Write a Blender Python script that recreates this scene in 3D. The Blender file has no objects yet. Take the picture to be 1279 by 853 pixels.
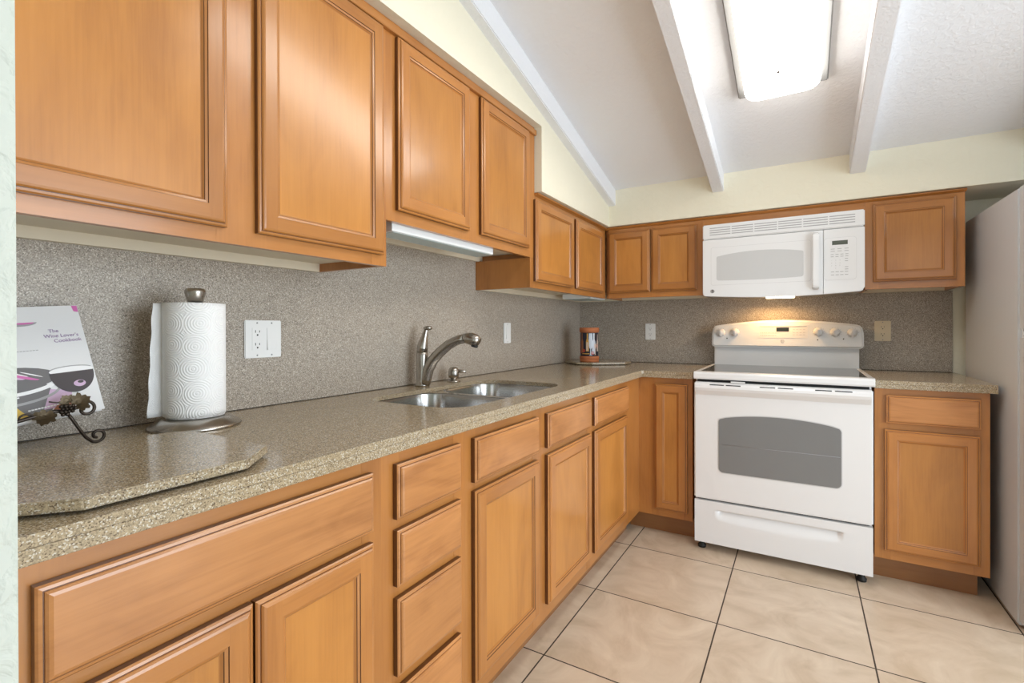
import bpy, bmesh, math, random
from mathutils import Vector, Matrix
random.seed(7)
S = bpy.context.scene
COL = S.collection
PI = math.pi

# ------------------------------------------------------------------ camera
cam_d = bpy.data.cameras.new('camera')
cam = bpy.data.objects.new('camera', cam_d); COL.objects.link(cam)
CX, CY, CZ = 1.41329, -3.33621, 1.15001
YAW, PITCH, ROLL, FPX, PX, PY = 0.530684, -0.0029178, -0.0026664, 605.128, 5.808, -14.349
Fv = Vector((-math.sin(YAW)*math.cos(PITCH), math.cos(YAW)*math.cos(PITCH), math.sin(PITCH)))
R0 = Vector((math.cos(YAW), math.sin(YAW), 0)); U0 = R0.cross(Fv)
Rv = R0*math.cos(ROLL)+U0*math.sin(ROLL); Uv = -R0*math.sin(ROLL)+U0*math.cos(ROLL)
M = Matrix((Rv, Uv, -Fv)).transposed().to_4x4(); M.translation = (CX, CY, CZ)
cam.matrix_world = M
cam_d.sensor_fit = 'HORIZONTAL'; cam_d.sensor_width = 36.0
cam_d.lens = 36.0*FPX/1279.0
cam_d.shift_x = -PX/1279.0; cam_d.shift_y = PY/1279.0
cam_d.clip_start = 0.02; cam_d.clip_end = 60
S.camera = cam

# ------------------------------------------------------------------ exposure, world, daylight
S.view_settings.view_transform = 'Standard'
S.view_settings.look = 'None'
S.view_settings.gamma = 1.0
S.view_settings.exposure = 0.22
S.view_settings.use_curve_mapping = False
try:
    S.cycles.use_denoising = True
    S.cycles.max_bounces = 10; S.cycles.diffuse_bounces = 6; S.cycles.glossy_bounces = 5
    S.cycles.sample_clamp_indirect = 6.0
except Exception:
    pass
W = bpy.data.worlds.new('world'); S.world = W; W.use_nodes = True
W.node_tree.nodes['Background'].inputs[0].default_value = (0.75, 0.85, 1.0, 1)
W.node_tree.nodes['Background'].inputs[1].default_value = 0.3

def area(name, loc, target, sx, sy, power, color):
    d = bpy.data.lights.new(name, 'AREA'); d.shape = 'RECTANGLE'; d.size = sx; d.size_y = sy
    d.energy = power; d.color = color
    o = bpy.data.objects.new(name, d); COL.objects.link(o)
    o.location = loc
    o.rotation_euler = (Vector(target)-Vector(loc)).to_track_quat('-Z', 'Y').to_euler()
    return o
area('fill_behind_camera', (2.0, -6.75, 1.35), (2.0, 0, 1.2), 3.0, 2.2, 23, (0.80, 0.90, 1.0))  # added fill from behind the camera; the wall there has no patio door
area('daylight_side_window', (3.88, -2.35, 1.15), (0, -2.35, 1.0), 2.0, 1.9, 80, (0.80, 0.90, 1.0))

# ------------------------------------------------------------------ materials
def srgb(r, g, b):
    f = lambda c: (c/255/12.92) if c/255 <= 0.04045 else ((c/255+0.055)/1.055)**2.4
    return (f(r), f(g), f(b), 1)
def newmat(name):
    m = bpy.data.materials.new(name); m.use_nodes = True
    return m, m.node_tree.nodes, m.node_tree.links, m.node_tree.nodes['Principled BSDF']
def plain(name, col, rough=0.5, metal=0.0, spec=0.5, coat=0.0, bump=0.0, bscale=300):
    m, N, L, b = newmat(name)
    b.inputs['Base Color'].default_value = col if len(col) == 4 else (*col, 1)
    b.inputs['Roughness'].default_value = rough; b.inputs['Metallic'].default_value = metal
    b.inputs['Specular IOR Level'].default_value = spec; b.inputs['Coat Weight'].default_value = coat
    n = N.new('ShaderNodeTexNoise'); n.inputs['Scale'].default_value = bscale
    tc = N.new('ShaderNodeTexCoord'); L.new(tc.outputs['Object'], n.inputs['Vector'])
    if bump > 0:
        bp = N.new('ShaderNodeBump'); bp.inputs['Strength'].default_value = bump; bp.inputs['Distance'].default_value = 0.002
        L.new(n.outputs['Fac'], bp.inputs['Height']); L.new(bp.outputs['Normal'], b.inputs['Normal'])
    else:
        mr = N.new('ShaderNodeMapRange'); mr.inputs[3].default_value = max(0, rough-0.03); mr.inputs[4].default_value = rough+0.03
        L.new(n.outputs['Fac'], mr.inputs[0]); L.new(mr.outputs[0], b.inputs['Roughness'])
    return m
def emit(name, col, strength):
    m, N, L, b = newmat(name)
    b.inputs['Base Color'].default_value = (*col, 1)
    b.inputs['Emission Color'].default_value = (*col, 1); b.inputs['Emission Strength'].default_value = strength
    return m

def wood(name, axis, base=(0.455, 0.180, 0.042), figure=1.0):
    """honey-stained maple, grain running along one axis"""
    m, N, L, b = newmat(name)
    tc = N.new('ShaderNodeTexCoord'); oi = N.new('ShaderNodeObjectInfo')
    add = N.new('ShaderNodeVectorMath'); add.operation = 'ADD'
    mul = N.new('ShaderNodeVectorMath'); mul.operation = 'SCALE'; mul.inputs['Scale'].default_value = 37.0
    comb = N.new('ShaderNodeCombineXYZ')
    for k in range(3): L.new(oi.outputs['Random'], comb.inputs[k])
    L.new(comb.outputs[0], mul.inputs[0])
    L.new(tc.outputs['Object'], add.inputs[0]); L.new(mul.outputs[0], add.inputs[1])
    mp = N.new('ShaderNodeMapping'); sc = [60, 60, 60]; sc[axis] = 2.6
    mp.inputs['Scale'].default_value = sc; L.new(add.outputs[0], mp.inputs[0])
    n1 = N.new('ShaderNodeTexNoise'); n1.inputs['Scale'].default_value = 2.2; n1.inputs['Detail'].default_value = 6
    n1.inputs['Roughness'].default_value = 0.62; n1.inputs['Distortion'].default_value = 0.25
    L.new(mp.outputs[0], n1.inputs['Vector'])
    mp2 = N.new('ShaderNodeMapping'); s2 = [9, 9, 9]; s2[axis] = 3.2
    mp2.inputs['Scale'].default_value = s2; L.new(add.outputs[0], mp2.inputs[0])
    n2 = N.new('ShaderNodeTexNoise'); n2.inputs['Scale'].default_value = 1.0; n2.inputs['Detail'].default_value = 3
    n2.inputs['Distortion'].default_value = 0.6*figure**3
    L.new(mp2.outputs[0], n2.inputs['Vector'])
    mx = N.new('ShaderNodeMath'); mx.operation = 'MULTIPLY_ADD'; mx.inputs[1].default_value = 0.34
    hb = N.new('ShaderNodeMath'); hb.operation = 'MULTIPLY'; hb.inputs[1].default_value = 0.66
    L.new(n2.outputs['Fac'], hb.inputs[0]); L.new(n1.outputs['Fac'], mx.inputs[0]); L.new(hb.outputs[0], mx.inputs[2])
    cr = N.new('ShaderNodeValToRGB'); e = cr.color_ramp.elements
    f = lambda k, g=1.0, h=1.0: (base[0]*k, base[1]*k*g, base[2]*k*h, 1)
    e[0].position = 0.27; e[0].color = f(1-0.24*figure, 1-0.08*figure, 1-.16*figure)
    e[1].position = 0.75; e[1].color = f(1+0.16*figure, 1.05, 1.12)
    q = cr.color_ramp.elements.new(0.5); q.color = f(1.0)
    L.new(mx.outputs[0], cr.inputs[0])
    hs = N.new('ShaderNodeHueSaturation')
    mr = N.new('ShaderNodeMapRange'); mr.inputs[3].default_value = 0.92; mr.inputs[4].default_value = 1.08
    L.new(oi.outputs['Random'], mr.inputs[0]); L.new(mr.outputs[0], hs.inputs['Value'])
    L.new(cr.outputs[0], hs.inputs['Color']); L.new(hs.outputs[0], b.inputs['Base Color'])
    b.inputs['Roughness'].default_value = 0.30; b.inputs['Specular IOR Level'].default_value = 0.5
    b.inputs['Coat Weight'].default_value = 0.45; b.inputs['Coat Roughness'].default_value = 0.15
    return m
WX, WY, WZ = wood('maple_grain_x', 0), wood('maple_grain_y', 1), wood('maple_grain_z', 2)
GLAZE_SHADE = wood('maple_glaze_and_edge_shade', 2, (0.115, 0.038, 0.010))  # glaze in the grooves; on outer door edges this dark tone is painted shade
WPAN = wood('maple_panel', 2, (0.50, 0.205, 0.042))
DRX, DRY = wood('maple_drawer_sheen_x', 0, (0.50, 0.212, 0.066), 1.35), wood('maple_drawer_sheen_y', 1, (0.50, 0.212, 0.066), 1.35)  # paler than the other maple: daylight sheen put into the drawer colour
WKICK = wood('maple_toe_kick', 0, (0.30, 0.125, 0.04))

def speckle(name, base, dark, light, rough, coat=0.0, scale=330.0):
    m, N, L, b = newmat(name)
    tc = N.new('ShaderNodeTexCoord')
    v = N.new('ShaderNodeTexVoronoi'); v.inputs['Scale'].default_value = scale
    L.new(tc.outputs['Object'], v.inputs['Vector'])
    sp = N.new('ShaderNodeSeparateColor'); L.new(v.outputs['Color'], sp.inputs[0])
    cr = N.new('ShaderNodeValToRGB'); cr.color_ramp.interpolation = 'CONSTANT'
    e = cr.color_ramp.elements
    mk = lambda c, k: (c[0]*k, c[1]*k, c[2]*k, 1)
    e[0].position = 0; e[0].color = mk(dark, 1)
    e[1].position = 0.10; e[1].color = mk(base, 0.78)
    for p, c in ((0.36, mk(base, 1)), (0.66, mk(base, 1.2)), (0.87, mk(light, 1))):
        q = cr.color_ramp.elements.new(p); q.color = c
    L.new(sp.outputs[0], cr.inputs[0]); L.new(cr.outputs[0], b.inputs['Base Color'])
    b.inputs['Roughness'].default_value = rough; b.inputs['Specular IOR Level'].default_value = 0.36; b.inputs['Coat Weight'].default_value = coat; b.inputs['Coat Roughness'].default_value = 0.12
    return m
COUNTER = speckle('solid_surface_counter', (0.37, 0.290, 0.184), (0.15, 0.105, 0.065), (0.58, 0.53, 0.44), 0.15, 0.0, 560.0)
SPLASH = speckle('solid_surface_backsplash', (0.38, 0.33, 0.275), (0.15, 0.125, 0.10), (0.64, 0.59, 0.52), 0.38, 0.0, 520.0)

def stucco(name, col, scale, strength, dist=0.004):
    m, N, L, b = newmat(name)
    b.inputs['Base Color'].default_value = (*col, 1); b.inputs['Roughness'].default_value = 0.75
    tc = N.new('ShaderNodeTexCoord')
    n = N.new('ShaderNodeTexNoise'); n.inputs['Scale'].default_value = scale; n.inputs['Detail'].default_value = 4
    n.inputs['Distortion'].default_value = 0.5
    L.new(tc.outputs['Object'], n.inputs['Vector'])
    cr = N.new('ShaderNodeValToRGB'); cr.color_ramp.elements[0].position = 0.42; cr.color_ramp.elements[1].position = 0.6
    L.new(n.outputs['Fac'], cr.inputs[0])
    bp = N.new('ShaderNodeBump'); bp.inputs['Strength'].default_value = strength; bp.inputs['Distance'].default_value = dist
    L.new(cr.outputs[0], bp.inputs['Height']); L.new(bp.outputs['Normal'], b.inputs['Normal'])
    return m
YELLOW = stucco('cream_yellow_stucco', (0.83, 0.785, 0.635), 28, 0.22)
WHITEST = stucco('white_stucco', (0.60, 0.635, 0.575), 30, 0.5)
CEIL = stucco('ceiling_paint', (0.82, 0.83, 0.86), 55, 0.25)
BEAM = stucco('beam_paint', (0.81, 0.82, 0.85), 90, 0.35, 0.002)

def tile_mat():
    m, N, L, b = newmat('travertine_tile')
    tc = N.new('ShaderNodeTexCoord'); sx = N.new('ShaderNodeSeparateXYZ'); L.new(tc.outputs['Object'], sx.inputs[0])
    T, OX, OY, G = 0.4996, 0.6312, -0.82, 0.0052
    def mth(op, a, bval=None):
        n = N.new('ShaderNodeMath'); n.operation = op
        L.new(a, n.inputs[0]) if not isinstance(a, float) else None
        if bval is not None:
            if isinstance(bval, (int, float)): n.inputs[1].default_value = bval
            else: L.new(bval, n.inputs[1])
        return n.outputs[0]
    lines = []; cells = []
    for k, o in ((0, OX), (1, OY)):
        u = mth('DIVIDE', mth('SUBTRACT', sx.outputs[k], o), T)
        fr = mth('FRACT', u); cells.append(mth('FLOOR', u))
        lines.append(mth('GREATER_THAN', mth('ABSOLUTE', mth('SUBTRACT', fr, 0.5)), 0.5-G/T/2))
    grout = mth('MAXIMUM', lines[0], lines[1])
    cb = N.new('ShaderNodeCombineXYZ'); L.new(cells[0], cb.inputs[0]); L.new(cells[1], cb.inputs[1])
    wn = N.new('ShaderNodeTexWhiteNoise'); wn.noise_dimensions = '3D'; L.new(cb.outputs[0], wn.inputs[0])
    sc = N.new('ShaderNodeVectorMath'); sc.operation = 'SCALE'; sc.inputs['Scale'].default_value = 9.0; L.new(wn.outputs['Color'], sc.inputs[0])
    ad = N.new('ShaderNodeVectorMath'); ad.operation = 'ADD'; L.new(tc.outputs['Object'], ad.inputs[0]); L.new(sc.outputs[0], ad.inputs[1])
    n1 = N.new('ShaderNodeTexNoise'); n1.inputs['Scale'].default_value = 4.5; n1.inputs['Detail'].default_value = 7; n1.inputs['Distortion'].default_value = 1.6
    n1.inputs['Roughness'].default_value = 0.6; L.new(ad.outputs[0], n1.inputs['Vector'])
    cr = N.new('ShaderNodeValToRGB'); e = cr.color_ramp.elements
    e[0].position = 0.30; e[0].color = (0.56, 0.435, 0.305, 1)
    e[1].position = 0.70; e[1].color = (0.74, 0.615, 0.475, 1)
    q = e.new(0.5); q.color = (0.66, 0.53, 0.40, 1)
    L.new(n1.outputs['Fac'], cr.inputs[0])
    mx = N.new('ShaderNodeMix'); mx.data_type = 'RGBA'; L.new(grout, mx.inputs['Factor']); L.new(cr.outputs[0], mx.inputs[6]); mx.inputs[7].default_value = (0.055, 0.035, 0.022, 1)
    L.new(mx.outputs[2], b.inputs['Base Color'])
    rm = N.new('ShaderNodeMapRange'); rm.inputs[3].default_value = 0.30; rm.inputs[4].default_value = 0.8; L.new(grout, rm.inputs[0]); L.new(rm.outputs[0], b.inputs['Roughness'])
    bp = N.new('ShaderNodeBump'); bp.inputs['Strength'].default_value = 0.6; bp.inputs['Distance'].default_value = 0.002; bp.invert = True
    L.new(grout, bp.inputs['Height']); L.new(bp.outputs['Normal'], b.inputs['Normal'])
    return m
TILE = tile_mat()

APPL = plain('white_enamel', (0.80, 0.80, 0.805), 0.22, coat=0.3)
APPL2 = plain('white_plastic', (0.77, 0.77, 0.775), 0.35)
FRIDGE = plain('fridge_enamel', (0.60, 0.625, 0.65), 0.36, bump=0.05, bscale=500)
GREYLINE = plain('grey_print', (0.42, 0.42, 0.42), 0.5)
GAP = plain('dark_gap', (0.012, 0.012, 0.012), 0.6)
SEAM = plain('grey_seam', (0.30, 0.30, 0.31), 0.5)
BLACKGLASS = plain('ceramic_glass', (0.02, 0.018, 0.016), 0.06)
OVENGLASS = plain('oven_window_glass', (0.20, 0.20, 0.20), 0.10)
MWGLASS = plain('microwave_window', (0.58, 0.58, 0.58), 0.2)
DISPLAY = plain('dark_display', (0.015, 0.02, 0.017), 0.2)
DISPLAY2 = plain('olive_display', (0.09, 0.10, 0.075), 0.3)
STEEL = plain('brushed_steel', (0.50, 0.49, 0.48), 0.20, metal=1.0)
NICKEL = plain('brushed_nickel', (0.46, 0.43, 0.39), 0.26, metal=1.0)
PLATE = plain('white_wall_plate', (0.84, 0.84, 0.83), 0.4)
ALMOND = plain('almond_wall_plate', (0.72, 0.62, 0.44), 0.4)
CREAM = plain('cream_melamine', (0.74, 0.66, 0.52), 0.6)
IRON = plain('bronzed_iron', (0.05, 0.038, 0.03), 0.35, metal=0.7)
LEAF = plain('bronzed_leaf', (0.075, 0.052, 0.026), 0.38, metal=0.6, bump=0.5, bscale=120)
TERRA = plain('terracotta', (0.46, 0.15, 0.055), 0.75, bump=0.15, bscale=200)
RUBBER = plain('black_rubber', (0.01, 0.01, 0.01), 0.6)
ALU = plain('painted_light_housing', (0.80, 0.82, 0.83), 0.4)
LENS = plain('frosted_lens', (0.50, 0.60, 0.60), 0.35)
PAN = plain('fixture_pan', (0.26, 0.26, 0.26), 0.5)
DIFFUSER = emit('lit_diffuser', (1.0, 0.96, 0.89), 7.8)
WARMLENS = emit('warm_lamp_lens', (1.0, 0.86, 0.62), 6.0)

# ------------------------------------------------------------------ mesh builder
class MB:
    def __init__(s): s.bm = bmesh.new(); s.mi = 0
    def m(s, i): s.mi = i; return s
    def _merge(s, b, smooth=False):
        for f in b.faces: f.material_index = s.mi; f.smooth = smooth
        me = bpy.data.meshes.new('tmp'); b.to_mesh(me); b.free(); s.bm.from_mesh(me); bpy.data.meshes.remove(me)
        return s
    def box(s, x0, x1, y0, y1, z0, z1, bev=0.0, seg=2, mat=None):
        b = bmesh.new(); bmesh.ops.create_cube(b, size=1.0)
        for v in b.verts: v.co = ((x0+x1)/2+v.co.x*(x1-x0), (y0+y1)/2+v.co.y*(y1-y0), (z0+z1)/2+v.co.z*(z1-z0))
        if bev > 0: bmesh.ops.bevel(b, geom=list(b.edges), offset=bev, segments=seg, affect='EDGES', clamp_overlap=True)
        if mat: b.transform(mat)
        return s._merge(b, False)
    def prism(s, pts, axis, a0, a1, bev=0.0, smooth=False, mat=None, seg=2):
        """polygon (two in-plane coords) extruded along axis 0/1/2 from a0 to a1"""
        b = bmesh.new()
        def P(u, v, a): return {0: (a, u, v), 1: (u, a, v), 2: (u, v, a)}[axis]
        lo = [b.verts.new(P(u, v, a0)) for u, v in pts]; hi = [b.verts.new(P(u, v, a1)) for u, v in pts]
        b.faces.new(lo[::-1]); b.faces.new(hi); n = len(pts)
        for i in range(n): b.faces.new((lo[i], lo[(i+1) % n], hi[(i+1) % n], hi[i]))
        bmesh.ops.recalc_face_normals(b, faces=list(b.faces))
        if bev > 0:
            ed = [e for e in b.edges if len(e.link_faces) == 2 and e.calc_face_angle(0) > 0.6]
            bmesh.ops.bevel(b, geom=ed, offset=bev, segments=seg, affect='EDGES', clamp_overlap=True)
        if mat: b.transform(mat)
        return s._merge(b, smooth)
    def lathe(s, prof, c=(0, 0, 0), axis=(0, 0, 1), seg=32, smooth=True, off=0.0, cap=True):
        b = bmesh.new(); z = Vector(axis).normalized()
        x = z.orthogonal().normalized()
        if abs(z.z) > 0.999: x = Vector((1, 0, 0))
        y = z.cross(x); rings = []
        for r, h in prof:
            rings.append([b.verts.new(Vector(c)+z*h+(x*math.cos(off+2*PI*i/seg)+y*math.sin(off+2*PI*i/seg))*max(r, 1e-5)) for i in range(seg)])
        for a, d in zip(rings, rings[1:]):
            for i in range(seg): b.faces.new((a[i], a[(i+1) % seg], d[(i+1) % seg], d[i]))
        if cap: b.faces.new(rings[0][::-1]); b.faces.new(rings[-1])
        bmesh.ops.recalc_face_normals(b, faces=list(b.faces))
        return s._merge(b, smooth)
    def tube(s, pts, rad, seg=12, smooth=True, cap=True, sq=1.0):
        b = bmesh.new(); pts = [Vector(p) for p in pts]; n = len(pts)
        if not isinstance(rad, (list, tuple)): rad = [rad]*n
        rings = []; up = None
        for i, p in enumerate(pts):
            t = (pts[min(i+1, n-1)]-pts[max(i-1, 0)]).normalized()
            if up is None: up = t.orthogonal().normalized()
            up = (up-t*up.dot(t)).normalized(); w = t.cross(up)
            rings.append([b.verts.new(p+(up*math.cos(2*PI*k/seg)+w*math.sin(2*PI*k/seg)*sq)*rad[i]) for k in range(seg)])
        for a, d in zip(rings, rings[1:]):
            for k in range(seg): b.faces.new((a[k], a[(k+1) % seg], d[(k+1) % seg], d[k]))
        if cap: b.faces.new(rings[0][::-1]); b.faces.new(rings[-1])
        bmesh.ops.recalc_face_normals(b, faces=list(b.faces))
        return s._merge(b, smooth)
    def sphere(s, c, r, sc=(1, 1, 1), u=14, v=9):
        b = bmesh.new(); bmesh.ops.create_uvsphere(b, u_segments=u, v_segments=v, radius=r)
        for q in b.verts: q.co = Vector((q.co.x*sc[0], q.co.y*sc[1], q.co.z*sc[2]))+Vector(c)
        return s._merge(b, True)
    def faces(s, verts, faces, smooth=False, recalc=False):
        b = bmesh.new(); vs = [b.verts.new(v) for v in verts]
        for f in faces: b.faces.new([vs[i] for i in f])
        if recalc: bmesh.ops.recalc_face_normals(b, faces=list(b.faces))
        return s._merge(b, smooth)
    def fill(s, loops, z0, z1):
        """plate with holes: loops[0] outline, others holes, between z0 and z1"""
        b = bmesh.new(); ed = []
        for lp in loops:
            vs = [b.verts.new((x, y, z1)) for x, y in lp]
            ed += [b.edges.new((vs[i], vs[(i+1) % len(vs)])) for i in range(len(vs))]
        bmesh.ops.triangle_fill(b, use_beauty=True, use_dissolve=False, edges=ed)
        ex = bmesh.ops.extrude_face_region(b, geom=list(b.faces))
        for v in [g for g in ex['geom'] if isinstance(g, bmesh.types.BMVert)]: v.co.z = z0
        bmesh.ops.recalc_face_normals(b, faces=list(b.faces))
        return s._merge(b, False)
    def build(s, name, mats, parent=None, root=None):
        me = bpy.data.meshes.new(name)
        if not isinstance(mats, (list, tuple)): mats = [mats]
        for m in mats: me.materials.append(m)
        o = bpy.data.objects.new(name, me); COL.objects.link(o)
        off = Vector((0, 0, 0))
        if parent is not None:
            o.parent = parent; q = parent
            while q is not None: off += q.location; q = q.parent
        elif root is not None:
            o.location = root; off = Vector(root)
        for v in s.bm.verts: v.co -= off
        s.bm.to_mesh(me); s.bm.free()
        return o

def thing(name, label, cat, loc, group=None):
    o = bpy.data.objects.new(name, None); COL.objects.link(o); o.location = loc
    o.empty_display_size = 0.05
    o['label'] = label; o['category'] = cat
    if group: o['group'] = group
    return o
def tag(o, label, cat, group=None):
    o['label'] = label; o['category'] = cat
    if group: o['group'] = group
    return o
def struct(o, label=None):
    o['kind'] = 'structure'
    if label: o['label'] = label
    return o

def rrect(x0, x1, y0, y1, r, n=6):
    P = []
    for cx, cy, a in ((x1-r, y1-r, 0), (x0+r, y1-r, 90), (x0+r, y0+r, 180), (x1-r, y0+r, 270)):
        for k in range(n+1):
            t = math.radians(a+90*k/n); P.append((cx+r*math.cos(t), cy+r*math.sin(t)))
    return P

# ------------------------------------------------------------------ room shell
XR, YF = 4.0, -7.0
SL = 0.255; ZC0 = 2.030-0.335*0.0
def zc(y): return 2.0275+SL*(-0.335-y)
struct(MB().box(-0.3, XR+0.1, YF-0.1, 0.3, -0.1, 0.0).build('floor', TILE))
b = MB(); b.prism([(0.3, zc(0.3)), (YF-0.1, zc(YF-0.1)), (YF-0.1, zc(YF-0.1)+0.12), (0.3, zc(0.3)+0.12)], 0, -0.3, XR+0.1)
struct(b.build('ceiling', CEIL))
struct(MB().box(-0.15, -0.006, YF-0.1, 0.15, 0, 4.0).build('wall_left', YELLOW))
struct(MB().box(-0.006, XR+0.1, 0.006, 0.15, 0, 2.3).build('wall_back', YELLOW))
struct(MB().box(XR, XR+0.1, YF-0.1, 0.006, 0, 4.0).build('wall_right', WHITEST))
struct(MB().box(-0.006, XR, YF-0.1, YF, 0, 4.0).build('wall_front', WHITEST))
struct(MB().box(-0.006, 0.70, -3.50, -3.161, 0, 2.95, 0.006).build('wall_partition', WHITEST))
# bulkheads above the wall cabinets
SF = 0.350
pts = [(-3.161, 2.112), (-1.284, 2.112), (-1.284, 1.803), (-0.0, 1.803), (0.0, zc(0)+.03), (-3.161, zc(-3.161)+.03)]
struct(MB().prism(pts, 0, -0.006, SF).build('wall_soffit_left', YELLOW))
struct(MB().box(SF, 2.95, -SF, 0.006, 1.803, zc(-SF)+.02).build('wall_soffit_back', YELLOW))
struct(MB().box(2.95, 3.0, -1.2, 0.006, 0, 2.4).build('wall_alcove_right', YELLOW))
# beams running down the slope
BD = 0.10
for k, (x0, x1) in enumerate(((0.32, 0.394), (0.972, 1.034), (1.626, 1.694), (2.29, 2.355), (2.95, 3.015))):
    y0, y1 = -0.33, YF
    m = MB()
    m.prism([(y0, zc(y0)-BD), (y1, zc(y1)-BD), (y1, zc(y1)+.02), (y0, zc(y0)+.02)], 0, x0, x1, bev=0.004)
    struct(m.build('trim_%d' % (k+1), BEAM))

# ------------------------------------------------------------------ cabinetry
def PQ(pl, d, u, v, n):
    return (d+n, u, v) if pl == 'x' else (u, -d-n, v)
PROF = [(0, 0.0), (0, .0115), (.0025, .0140), (.0062, .0150), (.0075, .0150), (.0078, .0170), (.0105, .0197), (.0145, .021)]
GLZ_SHADE = {(0, 0.0), (.0062, .0150), (.0490, .0175), (.043, .021)}
INNER = [(.043, .021), (.0440, .0190), (.0490, .0175), (.0500, .0160), (.0535, .0125), (.0550, .0120)]
def ringmesh(mb, pl, d, a0, a1, z0, z1, prof, mv, mh):
    rect = lambda i: ((a0+i, z0+i), (a1-i, z0+i), (a1-i, z1-i), (a0+i, z1-i))
    for (i0, h0), (i1, h1) in zip(prof, prof[1:]):
        r0, r1 = rect(i0), rect(i1)
        for k in range(4):
            q = (k+1) % 4
            mb.m(2 if (i0, h0) in GLZ_SHADE else (mh if k in (0, 2) else mv))
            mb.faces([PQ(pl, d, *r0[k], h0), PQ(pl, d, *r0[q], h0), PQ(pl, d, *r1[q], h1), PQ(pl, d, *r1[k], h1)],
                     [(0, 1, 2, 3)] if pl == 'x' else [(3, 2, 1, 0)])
def rectface(mb, pl, d, a0, a1, z0, z1, h, mi, back=False):
    mb.m(mi)
    f = (0, 1, 2, 3)
    mb.faces([PQ(pl, d, a0, z0, h), PQ(pl, d, a1, z0, h), PQ(pl, d, a1, z1, h), PQ(pl, d, a0, z1, h)], [f if (pl == 'x') != back else f[::-1]])
def door(parent, pl, d, a0, a1, z0, z1):
    mats = [WZ, WY if pl == 'x' else WX, GLAZE_SHADE]; d += .0015
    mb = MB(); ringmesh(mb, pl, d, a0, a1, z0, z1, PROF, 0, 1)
    e, w, H = PROF[-1][0], INNER[0][0], .021
    rectface(mb, pl, d, a0+e, a0+w, z0+e, z1-e, H, 0); rectface(mb, pl, d, a1-w, a1-e, z0+e, z1-e, H, 0)
    rectface(mb, pl, d, a0+w, a1-w, z0+e, z0+w, H, 1); rectface(mb, pl, d, a0+w, a1-w, z1-w, z1-e, H, 1)
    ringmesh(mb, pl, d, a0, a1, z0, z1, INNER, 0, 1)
    rectface(mb, pl, d, a0, a1, z0, z1, 0, 0, True)
    o = mb.build('door', mats, parent)
    w2 = INNER[-1][0]
    p = MB(); c0 = PQ(pl, d, a0+w2, z0+w2, .004); c1 = PQ(pl, d, a1-w2, z1-w2, .0119)
    p.box(min(c0[0], c1[0]), max(c0[0], c1[0]), min(c0[1], c1[1]), max(c0[1], c1[1]), c0[2], c1[2])
    p.build('door_panel', WPAN, o)
    return o
def drawer(parent, pl, d, a0, a1, z0, z1):
    mats = [WZ, DRY if pl == 'x' else DRX, GLAZE_SHADE]; d += .0015
    mb = MB(); ringmesh(mb, pl, d, a0, a1, z0, z1, PROF, 1, 1); e = PROF[-1][0]
    rectface(mb, pl, d, a0+e, a1-e, z0+e, z1-e, .021, 1); rectface(mb, pl, d, a0, a1, z0, z1, 0, 1, True)
    return mb.build('drawer', mats, parent)
def face_frame(parent, pl, d, z0, z1, stiles, rails, t=0.019):
    mats = [WZ, WY if pl == 'x' else WX]; mb = MB()
    def bx(a0, a1, b0, b1, dd):
        c0 = PQ(pl, d, a0, b0, -t); c1 = PQ(pl, d, a1, b1, dd)
        mb.box(min(c0[0], c1[0]), max(c0[0], c1[0]), min(c0[1], c1[1]), max(c0[1], c1[1]), b0, b1)
    mb.m(0)
    for a0, a1 in stiles: bx(a0, a1, z0, z1, 0)
    mb.m(1)
    for a0, a1, b0, b1 in rails: bx(a0, a1, b0, b1, -0.0004)
    return mb.build('face_frame', mats, parent)
def shell(parent, pl, d, a0, a1, z0, z1, t=0.016, bottom=0.0, open_top=False):
    """hollow carcass behind the face frame, back against the wall"""
    mats = [WZ, CREAM]; mb = MB(); D = d-0.019
    def bx(u0, u1, n0, n1, v0, v1):
        c0 = PQ(pl, 0, u0, v0, n0); c1 = PQ(pl, 0, u1, v1, n1)
        mb.box(min(c0[0], c1[0]), max(c0[0], c1[0]), min(c0[1], c1[1]), max(c0[1], c1[1]), v0, v1)
    mb.m(0); bx(a0, a0+t, 0.001, D, z0, z1); bx(a1-t, a1, 0.001, D, z0, z1)
    mb.m(1); bx(a0+t, a1-t, 0.001, D, z0+bottom, z0+bottom+t)
    bx(a0+t, a1-t, 0.001, 0.007, z0+bottom, z1)
    if bottom > 0: bx(a0+t, a1-t, 0.001, 0.02, z0, z0+bottom)
    if not open_top: bx(a0+t, a1-t, 0.007, D, z1-t, z1)
    return mb.build('carcass', mats, parent)

FF, BZ0, BZ1 = 0.622, 0.112, 0.878
DZ0, DZ1, RZ0, RZ1 = 0.165, 0.699, 0.723, 0.8465
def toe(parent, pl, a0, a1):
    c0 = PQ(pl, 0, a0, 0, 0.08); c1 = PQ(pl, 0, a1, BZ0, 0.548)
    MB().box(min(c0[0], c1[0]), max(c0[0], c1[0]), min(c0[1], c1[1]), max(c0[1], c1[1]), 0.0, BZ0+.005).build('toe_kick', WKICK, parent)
def base_cab(label, pl, a0, a1, st, rails, doors, drawers, open_top=False, loc=None):
    t = thing('base_cabinet', label, 'cabinet', loc or (PQ(pl, 0, (a0+a1)/2, 0, 0.31)), 'base cabinets under the counter')
    shell(t, pl, FF, a0, a1, BZ0, BZ1, open_top=open_top); face_frame(t, pl, FF, BZ0, BZ1, st, rails); toe(t, pl, a0, a1)
    for u0, u1 in doors: door(t, pl, FF, u0, u1, DZ0, DZ1)
    for u0, u1, v0, v1 in drawers: drawer(t, pl, FF, u0, u1, v0, v1)
    return t
TR = (0.845-.012, BZ1); MR = (0.69, 0.735); BR = (BZ0, 0.185)
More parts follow.
